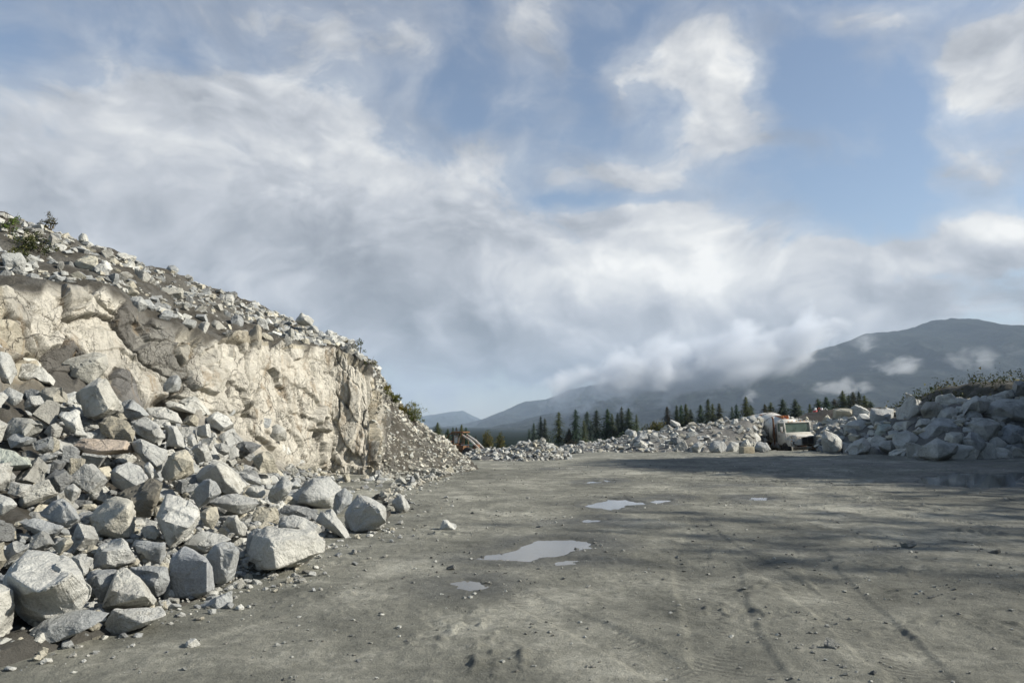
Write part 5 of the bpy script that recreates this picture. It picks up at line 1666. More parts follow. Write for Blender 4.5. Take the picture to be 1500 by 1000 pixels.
def trunk_mesh(seed, h, r):
    rs = np.random.RandomState(seed)
    mb = MB()
    pts = [(rs.normal(0, .003) * i, rs.normal(0, .003) * i, h * i / 7) for i in range(8)]
    mb.tube(pts, [r * (1 - .85 * i / 7) * (1.35 if i == 0 else 1) for i in range(8)], 7)
    for k in range(7):
        z = rs.uniform(.12, .5)
        a = rs.uniform(0, 6.28)
        mb.tube([(0, 0, z), (.03 * math.cos(a), .03 * math.sin(a), z - .006)], [.0022, .0008], 4)
    me = bpy.data.meshes.new("trunk")
    me.from_pydata(mb.v, [], mb.f)
    me.materials.append(M_BARK)
    return me


def leaf_clumps(seed, n, shape, leaf, m_, name="crown", core=.35):
    """many small leaf faces gathered in uneven clumps through the crown's volume"""
    rs = np.random.RandomState(seed)
    cl = []
    for _ in range(int(n / 26)):
        d = rs.normal(size=3)
        d /= np.linalg.norm(d)
        c = d * rs.uniform(core, 1.0) * np.array(shape)
        cl.append((c, rs.uniform(.12, .30)))
    v, f = [], []
    for _ in range(n):
        c, r = cl[rs.randint(len(cl))]
        p = c + rs.normal(0, r * .55, 3) * np.array([1, 1, .8]) * max(shape) * .8
        q = rs.normal(size=(2, 3))
        q /= np.linalg.norm(q, axis=1)[:, None]
        s = leaf * rs.uniform(.6, 1.4)
        o = len(v)
        v.extend([tuple(p), tuple(p + q[0] * s), tuple(p + (q[0] + q[1]) * s * .62)])
        f.append((o, o + 1, o + 2))
    return mesh_from(name, v, f, m_)


CON = {}
for k in range(4):
    CON["full", k] = (crown_mesh_conifer(20 + k, .36 + .035 * k, .06, True), trunk_mesh(k, .97, .014))
    CON["bushy", k] = (crown_mesh_conifer(80 + k, .52 + .04 * k, .04, True, .05, .25), trunk_mesh(k + 30, .97, .014))
    CON["thin", k] = (crown_mesh_conifer(40 + k, .23 + .02 * k, .34 + .03 * k, False, .12, .5), trunk_mesh(9 + k, .97, .012))
    CON["mid", k] = (crown_mesh_conifer(60 + k, .28 + .02 * k, .14, True, .06), trunk_mesh(15 + k, .97, .013))


def low_at(x, y):
    return float(ground_low(np.array([x]), np.array([y]))[0])


def conifer(px, py, D, kind, k, label, group, tint=(1, 1, 1)):
    top = at(px, py, D)
    zb = low_at(top.x, top.y) - .3
    h = top.z - zb
    r = empty("conifer", (top.x, top.y, zb), (0, 0, k * 1.7))
    c, tr = CON[kind, k % 4]
    o = link("crown", c, parent=r, scale=(h * 1.0, h * 1.0, h))
    o.color = (*tint, 1)
    link("trunk", tr, parent=r, scale=(h, h, h))
    tag(r, label, "tree", group)
    return r


HAZE_TINT = (1.3, 1.4, 1.6)  # far trees lighter and bluer: haze put into their colour
TREES = [
    # px, py top, distance, kind, label
    (641, 618, 105, "bushy", "bushy dark conifer nearest the hill's scree slope"), (656, 627, 120, "full", "short conifer behind the loader's roof, first past the bushy one"), (663.5, 625, 125, "mid", "slim conifer behind the middle of the loader"),
    (668.5, 625, 126, "mid", "slim twin conifer touching the one behind the loader's middle"), (676, 621, 125, "full", "tallest conifer behind the loader"), (682.5, 625, 120, "bushy", "wide conifer behind the loader's lift arms"), (697, 638, 140, "mid", "small faint conifer past the loader's lift arms"), (703.5, 648, 140, "mid", "tiny dark conifer tip beside the broken stone pile"),
    (775, 627, 260, "mid", "faint small conifer left of the first spindly pair"), (782, 619, 230, "full", "faint broad conifer above the broken stone pile"), (792, 609, 170, "mid", "taller conifer of the pair above the broken stone pile"), (798, 612, 170, "mid", "shorter conifer of the pair above the broken stone pile"),
    (818.5, 602, 150, "thin", "spindly conifer with a long bare trunk, first from the pile"), (843, 598, 150, "thin", "tallest spindly conifer with bare trunk and stepped crown"), (833.5, 627, 150, "bushy", "low bushy conifer between the two spindly ones"), (860, 602, 260, "thin", "faint spindly conifer behind the stepped-crown one"),
    (855, 614, 180, "mid", "ragged conifer at the foot of the faint spindly one"), (865.5, 615, 210, "thin", "faint thin conifer beside the ragged one"), (873.6, 599, 165, "thin", "spindly conifer before the dense clump"), (889.6, 597.5, 160, "full", "leading broad conifer of the dense clump"), (896.5, 605, 170, "mid", "shorter conifer tucked behind the dense clump's leading tree"),
    (904.5, 604, 175, "mid", "narrow conifer in the middle of the dense clump"), (910.5, 595, 160, "mid", "tallest conifer of the dense clump"), (920.5, 596.5, 158, "full", "broad conifer closing the dense clump"), (932, 606, 200, "mid", "thin faint conifer just past the dense clump"),
    (977, 594, 165, "full", "lone layered conifer right of the yellowish thicket"), (991, 593, 165, "mid", "first conifer of the four in a row beyond the layered one"), (997.5, 592, 168, "mid", "second conifer of the four in a row"), (1004.5, 590.5, 165, "full", "third and tallest conifer of the four in a row"), (1011.5, 598, 165, "full", "last and lowest conifer of the four in a row"),
    (1026, 592, 160, "full", "shorter conifer beside the tall three-tree group"), (1037, 583, 155, "mid", "tallest conifer of the three-tree group"), (1043.5, 590, 165, "mid", "slim conifer leaning close to the group's tallest"), (1053, 589, 155, "full", "broad conifer ending the three-tree group"), (1072, 595, 240, "mid", "faint grey conifer before the misty gap"),
    (1078.5, 591, 165, "mid", "slender dark conifer next to the faint grey one"), (1092, 580, 150, "full", "tall full conifer in front of the small mist wisp"), (1099.5, 592, 170, "bushy", "squat conifer hugging the tall full one"), (1110, 606, 190, "thin", "bare thin stem tree before the truck's drum"),
    (1120, 590.5, 165, "full", "conifer directly above the mixer drum"), (1128.5, 588.5, 180, "bushy", "hazy broad conifer above the truck's cab corner"), (1146, 583, 180, "bushy", "olive-green conifer above the truck cab"), (1164.5, 583.5, 175, "bushy", "dark tall conifer past the truck cab"), (1170, 591, 190, "mid", "lower conifer leaning on the one past the truck cab"), (1186, 590, 180, "mid", "small conifer before the berm's start"),
    (1198, 582.5, 165, "bushy", "first conifer standing behind the brown berm"), (1210, 580.5, 170, "bushy", "round-shouldered conifer behind the brown berm"), (1222, 583.5, 175, "bushy", "shorter conifer in the berm's row"), (1234, 571.5, 160, "bushy", "tallest conifer behind the brown berm"), (1243, 577, 170, "mid", "narrow conifer behind the berm's tallest"), (1249.5, 573, 150, "bushy", "darkest conifer behind the brown berm"), (1258, 572.5, 158, "mid", "pointed conifer next to the darkest one"), (1266, 578.5, 155, "bushy", "last full conifer of the berm's row"), (1275, 586, 150, "thin", "thin dead-looking conifer ending the berm's row"),
]
for k, (px, py, D, kind, lab) in enumerate(TREES):
    conifer(px, py, D, kind, k, lab, "conifers beyond the yard", HAZE_TINT if D > 200 else (1.05 + .25 * math.sin(k * 2.3), 1.05 + .2 * math.sin(k * 1.7), 1.05 - .1 * math.sin(k)) if k % 4 else (1.7, 1.5, 1.0))

for px, py, D, wpx, lab, sd in [(715, 629, 130, 17, "larger of two yellowish broadleaf trees beyond the stone pile", 1), (733.5, 632, 132, 13, "smaller of two yellowish broadleaf trees beyond the stone pile", 2)]:
    top = at(px, py, D)
    zb = low_at(top.x, top.y) - .3
    h = top.z - zb
    rw = wpx * D / F / 2
    r = empty("broadleaf_tree", (top.x, top.y, zb))
    link("crown", leaf_clumps(sd, 2600, (rw * .85, rw * .85, h * .40), .20, M_LEAF, core=.15), parent=r, loc=(0, 0, h * .56))
    mb = MB().tube([(0, 0, 0), (.1, 0, h * .4), (0, .1, h * .85)], [.16, .11, .03], 7)
    for q in range(6):
        a = q * 1.1
        mb.tube([(0, 0, h * (.25 + .08 * q)), (rw * .6 * math.cos(a), rw * .6 * math.sin(a), h * (.42 + .08 * q))], [.05, .015], 5)
    mb.build("trunk", M_BARK, r)
    tag(r, lab, "tree", "yellowish trees beyond the stone pile")

for px, py, D, wpx, hpx, lab, sd in [(961, 615, 140, 42, 22, "yellow-green thicket rising behind the far heap", 3)]:
    c = at(px, py + hpx * .6, D)
    r = empty("thicket", c)
    link("foliage", leaf_clumps(sd, 3800, (wpx * D / F * .5, 1.6, hpx * D / F * .52), .22, M_LEAF, "foliage", core=.1), parent=r)
    MB().tube([(0, 0, -3.0), (0, 0, 0.6)], [.12, .04], 6).build("stem", M_BARK, r)
    tag(r, lab, "thicket")


def shrub(name, loc, size, n, leaf, lab, m_, seed, cat="shrub", group=None, stems=6, tint=(1, 1, 1), lean=0.0):
    r = empty(name, loc)
    o = link("foliage", leaf_clumps(seed, n, (size[0] / 2, size[1] / 2, size[2] / 2), leaf, m_, "foliage", core=.2), parent=r, loc=(lean * .5, 0, size[2] * .55))
    o.color = (*tint, 1)
    rs = np.random.RandomState(seed)
    mb = MB()
    for k in range(stems):
        a = rs.uniform(0, 6.28)
        q = Vector((math.cos(a) * size[0] * .35 + lean, math.sin(a) * size[1] * .35, size[2] * rs.uniform(.6, 1.05)))
        mb.tube([(0, 0, -.15), q * .5 + Vector((0, 0, .05)), q], [.012, .008, .003], 4)
    mb.build("stem", M_BARK, r)
    tag(r, lab, cat, group)
    return r


def hill_px(px, py, back=0.0):
    y = surf_hit(px, py, [BVH_HILL])
    if y is None:
        return None
    return at(px, py, y + back)


SH = [
    (48, 374, 1.15, .75, 1500, .055, "dark sprawling shrub on the slope above the cliff", (.62, .66, .6)), (72, 338, .55, .6, 380, .05, "twiggy dry plant poking above the skyline", (.9, .7, .55)), (14, 345, .45, .75, 520, .05, "green fern-like plant at the photo's edge high on the hill", (1.0, 1.35, .8)), (30, 385, .7, .4, 500, .05, "low dark growth below the sprawling shrub", (.7, .72, .6)),
    (512, 508, .7, .35, 420, .045, "first sparse weed on the cliff's top corner", (1.0, .9, .7)), (527, 522, .55, .75, 380, .045, "tall wispy weed at the cliff's top corner", (.85, .9, .7)), (541, 538, .5, .5, 360, .045, "small weed below the wispy one on the cliff corner", (.95, .95, .75)),
    (565, 579, .7, .6, 1000, .055, "olive bush on the scree crest, nearest the cliff", (1.5, 1.5, 1.1)), (578, 592, .65, .55, 900, .055, "olive bush in the middle of the scree crest", (1.5, 1.45, 1.1)), (592, 607, .7, .6, 1000, .055, "yellowing bush on the scree crest", (1.8, 1.5, .95)), (606, 620, 1.1, .95, 2000, .055, "largest bush at the lower end of the scree crest", (1.5, 1.5, 1.1)),
]
for k, (px, py, w_, h_, n_, lf, lab, tint) in enumerate(SH):
    p = hill_px(px, py, .15)
    q = py
    while p is None and q < py + 60:
        q += 3
        p = hill_px(px, q, .15)
    if p is None:
        continue
    shrub("shrub" if h_ > .45 else "weed", p - Vector((0, 0, .1)), (w_, w_, h_), n_, lf, lab, M_SHRUB, 30 + k, "shrub", "plants growing on the hillside", tint=tint)

# brush on the bank of the shaded side
rs = np.random.RandomState(5)
SB = [(1385, 584, 2.2, 1.5), (1400, 573, 2.6, 1.8), (1420, 568, 2.6, 1.6), (1440, 566, 2.4, 1.5), (1461, 563, 2.6, 1.4), (1482, 560, 2.6, 1.6), (1503, 557, 2.6, 1.7)]
SBL = ["first dark bush where the bank rises behind the shaded boulders", "olive bush crowning the start of the bank", "wide bush on the bank after the olive one", "low bush above the white-crested block on the bank", "rusty-toned bush on the bank above the long pale slab", "dark bush on the bank near the photo's edge", "last bush on the bank, cut by the photo's edge"]
for k, ((px, py, w_, h_), lab) in enumerate(zip(SB, SBL)):
    p = at(px, py, 62)
    shrub("bush", (p.x, p.y, p.z - h_ * .85), (w_, w_, h_ * .75), 1500, .12, lab, M_SHRUB, 60 + k, "bush", "bushes along the bank", tint=(.75, .8, .7) if k not in (1, 4) else (1.1, .95, .7))
# bank undergrowth; the unseen near part is added to soften the shade
# unseen saplings added on the crest for softer shade, thinning out upwards
v, f = [], []
for _ in range(9500):
    i_ = rs.randint(30, 126)
    b_ = BANK_V[i_, rs.randint(7, 15)]
    p = b_ + rs.normal(0, .4, 3)
    yk = p[1]
    tall = float(np.interp(yk, [-26, 10, 13, 16, 18, 31, 34], [9, 9, 8, 2.5, 2.0, 2.0, 0.3]))
    clump = .55 + .9 * perlin(np.array([[yk * .22, p[0] * .1, 0]]), 31)[0]
    p[2] = b_[2] + rs.uniform(0, 1) ** 1.25 * tall * max(.25, clump + .35)
    q = rs.normal(size=(2, 3))
    s = rs.uniform(.14, .34)
    o_ = len(v)
    v += [tuple(p), tuple(p + q[0] * s), tuple(p + q[1] * s)]
    f.append((o_, o_ + 1, o_ + 2))
o = link("shade_saplings", mesh_from("shade_saplings", v, f, M_SHRUB))
o.color = (.75, .8, .7, 1)
tag(o, "sparse young trees added out of view on the bank to soften the shade", "shade_saplings", kind="stuff")
P = np.concatenate([BANK_V[:, 18:44].reshape(-1, 3)] + [BANK_V[165:, 2:22].reshape(-1, 3)] * 3)  # far end is visible brush, the rest added for a softer shade edge
P = P[(P[:, 2] > 2.0)]
v, f = [], []
for _ in range(30000):
    p = P[rs.randint(len(P))] + rs.normal(0, .35, 3)
    if perlin(np.array([p * .5]), 3)[0] < -.02:
        continue
    p[2] += rs.uniform(0, 1) ** 2 * (2.1 if p[1] < 50 else .7) * (.6 + perlin(np.array([p * .25]), 9)[0])
    q = rs.normal(size=(2, 3))
    s = rs.uniform(.05, .15)
    o_ = len(v)
    v += [tuple(p), tuple(p + q[0] * s), tuple(p + q[1] * s)]
    f.append((o_, o_ + 1, o_ + 2))
o = link("undergrowth", mesh_from("undergrowth", v, f, M_SHRUB))
o.color = (.75, .8, .7, 1)
tag(o, "dark brush and weeds on the bank, the unseen part added to soften shade", "undergrowth", kind="stuff")


# ------------------------------------------------------------------ concrete mixer truck
PAINT_W = simple("cream_paint", (.66, .63, .55), .5, 0, .2, 3, (.27, .21, .14), .4)
PAINT_T = simple("tan_paint", (.42, .36, .27), .5, 0, .3, 3, (.20, .12, .06), .8)
DRUM_M = simple("drum_paint", (.27, .28, .285), .55, 0, .3, 2.5, (.22, .18, .13), .8)
ORANGE = simple("orange_paint", (.55, .17, .035), .5, 0, .3, 5, (.22, .10, .05), .7)
DARKM = simple("dark_steel", (.045, .043, .04), .6, .4, .3, 6, (.12, .06, .03), .6)
RUST = simple("rust", (.11, .050, .024), .85, 0, .5, 5, (.20, .10, .045), .6)
RUBBER = simple("tyre_rubber", (.028, .027, .026), .85, 0, .3, 8, (.12, .11, .10), .5)
GLASS = simple("dark_glass", (.10, .14, .115), .06, 0, .3, 2, None, 0, 1.0)
CHROME = simple("dull_chrome", (.55, .54, .52), .3, .9, .2, 8)
LAMP = simple("lamp_glass", (.55, .53, .48), .15, 0, .15, 14, None, 0, .8)
AMBER = simple("amber_glass", (.60, .25, .04), .2, 0, .1, 8)
CREAM_RIM = simple("rim_paint", (.50, .49, .46), .55, 0, .3, 9, (.2, .15, .1), .7)


def wheel_parts(parent, c, R, W, rim_m=CREAM_RIM, name="wheel"):
    """tyre with tread shoulder and a dished rim, axle along x"""
    o = MB().lathe([(-W / 2, R * .62), (-W / 2, R * .9), (-W * .36, R), (W * .36, R), (W / 2, R * .9), (W / 2, R * .62)], 26, "x").build(name, RUBBER, parent, True, loc=c)
    rim = MB().lathe([(-W * .42, R * .63), (-W * .30, R * .55), (-W * .22, R * .2), (-W * .34, R * .16), (W * .34, R * .16), (W * .22, R * .2), (W * .30, R * .55), (W * .42, R * .63)], 20, "x")
    for k in range(8):
        a = 6.283 * k / 8
        for sx in (-1, 1):
            rim.lathe([(sx * W * .23, R * .035), (sx * W * .30, R * .035)], 6, "x", (0, R * .34 * math.cos(a), R * .34 * math.sin(a)))
    rim.build("rim", rim_m, o, True)
    return o


def build_truck():
    # front looks along -y, origin on the ground under the front axle
    p = at(1181, 657, 51.5)
    r = empty("mixer_truck", (p.x, 52.6, -.47), (0, math.radians(-2.2), math.radians(7)))
    r.scale = (1, 1, .88)
    tag(r, "cream concrete mixer truck with an orange-topped drum, parked among the rocks", "truck")
    W = 2.2
    # hood with sloping top, two-stage front
    hood = MB()
    hood.box((0, -.55, 1.20), (1.60, 1.15, .72), .07, None, (.93, .97), .05)
    hood.box((0, -.40, 1.58), (1.40, .95, .12), .05, None, (.9, .9))
    hood.build("hood", PAINT_W, r, True)
    gr = MB().box((0, -1.145, 1.20), (.86, .05, .56), .015)
    g = gr.build("grille", DARKM, r)
    bars = MB()
    for k in range(6):
        bars.box((0, -1.18, .97 + k * .092), (.82, .035, .034))
    for k in (-.41, 0, .41):
        bars.box((k, -1.182, 1.20), (.025, .034, .55))
    bars.build("grille_bar", CHROME, g)
    for s in (-1, 1):
        f = MB().box((s * .86, -.40, 1.02), (.44, 1.15, .55), .09, None, (.85, .88), .04).build("fender", PAINT_W, r, True)
        MB().box((s * .83, -1.0, 1.02), (.30, .06, .24), .02).build("headlight_surround", DARKM, f)
        MB().lathe([(-1.075, .088), (-1.045, .098), (-1.0, .10)], 18, "y", (s * .83, 0, 1.02)).build("headlight", LAMP, r, True)
        MB().box((s * 1.03, -.93, 1.20), (.05, .10, .08), .01).build("turn_signal", AMBER, r)
    bp = MB().box((0, -1.26, .62), (2.28, .14, .26), .03)
    b = bp.build("bumper", PAINT_T, r, True)
    MB().box((0, -1.338, .64), (.32, .008, .15)).build("number_plate", CREAM_RIM, b)
    MB().tube([(-.45, -1.28, .48), (-.45, -1.40, .42)], .03, 6).tube([(.45, -1.28, .48), (.45, -1.40, .42)], .03, 6).build("tow_hook", RUST, b)
    # cab
    cab = MB()
    cab.box((0, .60, 1.33), (2.02, 1.25, 1.00), .06)
    cab.box((0, .66, 2.62), (1.92, 1.08, .12), .05)
    for s in (-1, 1):  # pillars
        cab.box((s * .95, .06, 2.2), (.09, .10, .82), .02, None, (1, 1), .10)
        cab.box((s * .95, 1.16, 2.2), (.09, .10, .82), .02)
        cab.box((s * .95, .66, 1.86), (.06, 1.15, .10))
    cab.box((0, 1.19, 2.0), (1.9, .06, .42))
    cb = cab.build("cab", PAINT_W, r, True)
    MB().box((0, .09, 2.2), (1.80, .03, .74), 0, None, (1, 1), .10).build("windscreen", GLASS, r)
    MB().tube([(-.35, .03, 1.84), (-.12, .07, 2.2)], .012, 5).tube([(.35, .03, 1.84), (.58, .07, 2.2)], .012, 5).build("wiper", DARKM, r)
    for s in (-1, 1):
        d = MB().box((s * 1.017, .62, 1.36), (.03, .98, .90), .012).build("door", PAINT_W, r, True)
        MB().box((s * 1.04, .98, 1.62), (.03, .14, .035)).build("handle", CHROME, d)
        MB().box((s * .965, .62, 2.2), (.02, .96, .68)).build("side_window", GLASS, r)
        m_ = MB().tube([(s * 1.0, .10, 1.78), (s * 1.28, -.06, 1.82), (s * 1.30, -.06, 2.35), (s * 1.0, .10, 2.40)], .014, 5).build("mirror_bracket", DARKM, r)
        MB().box((s * 1.29, -.07, 2.08), (.17, .05, .46), .015).build("mirror", CREAM_RIM, m_, True)
        MB().box((s * .9, .60, .72), (.38, .5, .05)).box((s * .9, .60, .50), (.34, .4, .04)).build("step", DARKM, r)
    for k in range(5):
        MB().box((-.6 + .3 * k, .22, 2.70), (.10, .07, .05), .012).build("roof_lamp", AMBER, cb)
    ex = MB().tube([(-1.12, 1.42, .8), (-1.12, 1.42, 1.5), (-1.12, 1.42, 2.9), (-1.12, 1.55, 3.08)], [.05, .085, .06, .055], 10).build("exhaust_stack", RUST, r, True)
    MB().box((-1.05, 1.42, 2.2), (.10, .10, .05)).build("bracket", DARKM, ex)
    # chassis
    ch = MB()
    for s in (-1, 1):
        ch.box((s * .42, 3.2, .86), (.09, 8.2, .26))
    for y in (.0, 1.7, 3.4, 5.2, 6.9):
        ch.box((0, y, .86), (.84, .10, .18))
    ch.build("chassis", RUST, r)
    MB().lathe([(1.0, .28), (2.0, .28)], 18, "y", (-.86, 0, .75)).build("fuel_tank", DRUM_M, r, True)
    MB().box((.86, 1.5, .8), (.42, .9, .5), .03).build("tool_box", RUST, r, True)
    for y, dual in ((0.0, 0), (4.75, 1), (6.05, 1)):
        for s in (-1, 1):
            wheel_parts(r, (s * .98, y, .52), .52, .28)
            if dual:
                wheel_parts(r, (s * .67, y, .52), .52, .26)
    fl = MB()
    for s in (-1, 1):
        fl.box((s * .86, 5.4, 1.12), (.62, 2.9, .03))
        fl.box((s * .86, 6.95, .75), (.62, .02, .62))
    fl.build("mudguard", DARKM, r)
    # drum: pear shape tilted up towards the rear
    M = Matrix.Translation((0, 1.72, 1.72)) @ Matrix.Rotation(math.radians(13), 4, "X")
    dr = MB().lathe([(.30, 1.0), (.36, 1.08), (1.5, 1.20), (2.5, 1.18), (3.6, .96), (4.7, .58), (4.9, .54)], 36, "y", M=M)
    d = dr.build("drum", PAINT_W, r, True)
    MB().lathe([(-.02, .30), (.02, .55), (.14, .86), (.29, 1.01)], 36, "y", M=M).build("drum_head", DRUM_M, d, True)
    st = MB()
    for q in (1.45, 2.55):
        st.lathe([(q - .06, 1.215), (q + .06, 1.215)], 36, "y", M=M)
    st.build("drum_band", CREAM_RIM, d, True)
    pd = MB()
    for s in (-1, 1):
        pd.box((s * .5, 1.75, 1.25), (.12, .3, .9), .02)
        pd.box((s * .62, 6.2, 1.6), (.12, .4, 1.5), .02)
    pd.box((0, 6.2, 2.05), (1.3, .35, .14), .02)
    pd.box((0, 1.75, 1.62), (1.1, .3, .16), .02)
    pd.build("drum_pedestal", PAINT_T, r, True)
    hp = MB()
    hp.lathe([(6.5, .25), (6.8, .48), (6.9, .48), (6.9, .42)], 20, "y", (0, 0, 2.85))
    hp.build("charge_hopper", PAINT_T, r, True)
    ct = MB()
    M2 = Matrix.Translation((.15, 2.0, 2.90)) @ Matrix.Rotation(math.radians(10), 4, "Z")
    ct.box((0, 1.2, 0), (.46, 2.5, .05), .01, M2).box((-.22, 1.2, .14), (.04, 2.5, .28), .01, M2).box((.22, 1.2, .14), (.04, 2.5, .28), .01, M2).box((0, 2.5, .3), (.7, .3, .25), .02, M2)
    ct.build("discharge_chute", ORANGE, r, True)
    wt = MB().lathe([(-.5, .26), (-.44, .3), (.44, .3), (.5, .26)], 18, "x", (0.05, 1.5, 2.58))
    wt.build("water_tank", PAINT_W, r, True)
    ld = MB()
    for s in (0, .34):
        ld.tube([(-1.12, 2.3 + s, .9), (-1.12, 2.3 + s, 2.2)], .018, 5)
    for k in range(5):
        ld.tube([(-1.12, 2.3, 1.0 + k * .26), (-1.12, 2.64, 1.0 + k * .26)], .014, 5)
    ld.build("ladder", DARKM, r)
    lp = [(1.20 + .02 * math.sin(3 * a), 1.5 + .30 * math.cos(a), 1.85 + .30 * math.sin(a)) for a in [6.283 * k / 22 for k in range(45)]]
    MB().tube(lp, .035, 6).build("coiled_hose", CREAM_RIM, r, True)


build_truck()

# ------------------------------------------------------------------ rusty wheel loader
YELLOW_R = simple("faded_ochre_paint", (.13, .085, .03), .75, 0, .5, 4, (.14, .06, .025), .9)
BONE = simple("weathered_grey_paint", (.48, .46, .42), .65, 0, .3, 4, (.2, .12, .07), .6)


def build_loader():
    D = 76.0
    c = at(678, 665, D)
    r = empty("wheel_loader", (c.x, D, low_at(c.x, D) + .02), (0, 0, math.radians(64)))
    tag(r, "rusty old wheel loader with caged cab parked behind the scree", "loader")
    # forward is +x after turning: build with front along -y
    body = MB()
    body.box((0, 1.25, 1.25), (1.35, 1.9, .75), .08, None, (.92, .94))
    body.box((0, 2.25, 1.15), (1.5, .3, .85), .08)
    body.box((0, .1, .85), (1.0, 1.4, .5), .05)
    bd = body.build("engine_body", RUST, r, True)
    gr = MB()
    for k in range(5):
        gr.box((0, 2.41, .9 + k * .12), (1.0, .03, .05))
    gr.build("rear_grille", DARKM, bd)
    MB().tube([(.35, 1.4, 1.6), (.35, 1.4, 2.35), (.35, 1.5, 2.45)], .06, 8).build("exhaust_stack", DARKM, r, True)
    fr = MB()
    fr.box((0, -1.1, .95), (.95, 1.3, .6), .05)
    fr.box((0, -1.55, 1.25), (.7, .5, .7), .05)
    fr.build("front_frame", RUST, r, True)
    cab = MB()
    for sx in (-.62, .62):
        for y0, y1 in ((-.35, -.15), (.75, .70)):
            cab.tube([(sx, y0, 1.15), (sx * .92, y1, 2.75)], .055, 6)
        cab.tube([(sx, .2, 1.15), (sx * .92, .25, 2.75)], .035, 6)
    cab.box((0, .2, 1.25), (1.3, 1.2, .5), .04)
    cab.build("cab_frame", YELLOW_R, r)
    MB().box((0, .28, 2.80), (1.5, 1.35, .14), .04).build("cab_roof", YELLOW_R, r, True)
    MB().box((-.60, .5, 2.1), (.02, .42, .75)).build("side_panel", BONE, r)
    MB().box((0, .72, 2.05), (1.1, .02, .95)).build("rear_window", GLASS, r)
    MB().box((0, .25, 1.62), (.5, .5, .14), .04).box((0, .5, 1.95), (.5, .12, .6), .04).build("seat", DARKM, r, True)
    for y in (-1.15, 1.25):
        for s in (-1, 1):
            wheel_parts(r, (s * .88, y, .66), .66, .46, BONE)
    for s in (-1, 1):
        MB().box((s * .88, 1.25, 1.42), (.5, 1.1, .06), .02).box((s * .88, .72, 1.2), (.5, .06, .4), .02).build("mudguard", RUST, r, True)
    ar = MB()
    for s in (-1, 1):
        ar.tube([(s * .48, -.15, 2.55), (s * .48, -1.2, 1.95), (s * .48, -2.5, .85)], [.10, .12, .09], 6)
    ar.build("lift_arm", BONE, r)
    MB().tube([(0, -1.2, 1.3), (0, -2.1, 1.15)], [.08, .05], 8).build("tilt_cylinder", CHROME, r, True)
    bk = MB()
    prof = [(-2.45, 1.15), (-2.40, .5), (-2.7, .2), (-3.45, .12), (-3.45, .17), (-2.75, .28), (-2.52, .55), (-2.55, 1.12)]
    n = len(prof)
    v = [(sx, y, z) for sx in (-1.15, 1.15) for y, z in prof]
    f = [(k, (k + 1) % n, n + (k + 1) % n, n + k) for k in range(n)]
    bk.add(v, f)
    for sx in (-1.15, 1.15):
        bk.add([(sx, -2.42, 1.1), (sx, -2.42, .5), (sx, -2.7, .22), (sx, -3.4, .15), (sx, -2.9, .95)], [(0, 1, 2, 3, 4)])
    for k in range(7):
        bk.box((-1.05 + .35 * k, -3.52, .15), (.10, .22, .05))
    bk.build("bucket", DARKM, r)
    hy = MB()
    for s in (-1, 1):
        hy.tube([(s * .66, -.2, 1.5), (s * .60, -1.5, 1.5)], .05, 6)
    hy.build("lift_cylinder", CHROME, r, True)
    # lean-to guard frame behind the cab
    MB().tube([(-.7, 2.3, 1.0), (-.7, 1.2, 2.6), (-.62, .75, 2.75)], .05, 6).tube([(.7, 2.3, 1.0), (.7, 1.2, 2.6), (.62, .75, 2.75)], .05, 6).tube([(-.7, 1.7, 1.85), (.7, 1.7, 1.85)], .04, 6).tube([(-.7, 1.2, 2.6), (.7, 1.2, 2.6)], .04, 6).build("guard_frame", YELLOW_R, r)


build_loader()

# ------------------------------------------------------------------ small things of the far side
CONC = simple("old_concrete", (.36, .32, .23), .9, 0, .25, 6, (.2, .17, .12), .5)
x, y = gp(1095.5, 664)
o = MB().box((0, 0, .19), (.72, .55, .40), .035).build("concrete_block", CONC, None, True)
o.location = (x, y + .2, 0)
o.rotation_euler = (0, 0, .25)
tag(o, "small tan concrete block on the dirt left of the truck", "concrete block")

REDP = simple("red_paint", (.45, .06, .05), .5, 0, .25, 4)
WHITEP = simple("white_paint", (.78, .77, .74), .5, 0, .12, 4)
for px, py, lab, m1, nm in [(1194, 597, "small red excavator showing above the brown berm", REDP, "excavator"), (1203.5, 597, "small white excavator above the berm beside the red one", WHITEP, "excavator")]:
    p = at(px, py, 100)
    r = empty(nm, (p.x, p.y, p.z - .85), (0, 0, .5))
    r.scale = (.62, .62, .62)
    MB().box((0, 0, .55), (.62, .8, .5), .05).build("body", m1, r, True)
    MB().box((-.1, -.1, 1.05), (.35, .4, .5), .04).build("cab", WHITEP, r, True)
    MB().tube([(.15, -.3, .8), (.3, -.7, 1.35), (.35, -1.2, .9)], [.06, .07, .05], 6).build("boom", m1, r)
    MB().box((-.25, 0, .15), (.2, .9, .28), .05).box((.25, 0, .15), (.2, .9, .28), .05).build("track", DARKM, r, True)
    MB().box((.35, -1.25, .75), (.3, .2, .25), .04).build("bucket", DARKM, r, True)
    tag(r, lab, "excavator", "machines beyond the berm")


# ------------------------------------------------------------------ mountains


def mountain_mat():
    m, t, b = mat("forested_mountain")
    pos = t.new("ShaderNodeNewGeometry").outputs["Position"]
    n = t.noise(pos, 0.006, 9, .68, .4)
    c = t.ramp(n, [(0.35, (.006, .009, .008)), (0.5, (.013, .018, .014)), (0.68, (.032, .036, .030))])  # darker than plain forest: the clouds' shade is put into this colour
    t.put(b.inputs["Base Color"], c)
    b.inputs["Roughness"].default_value = 1.0
    b.inputs["Specular IOR Level"].default_value = 0.05
    t.put(b.inputs["Normal"], t.bump(t.noise(pos, 0.03, 8, .7), 25, .8))
    return m


M_MTN = mountain_mat()


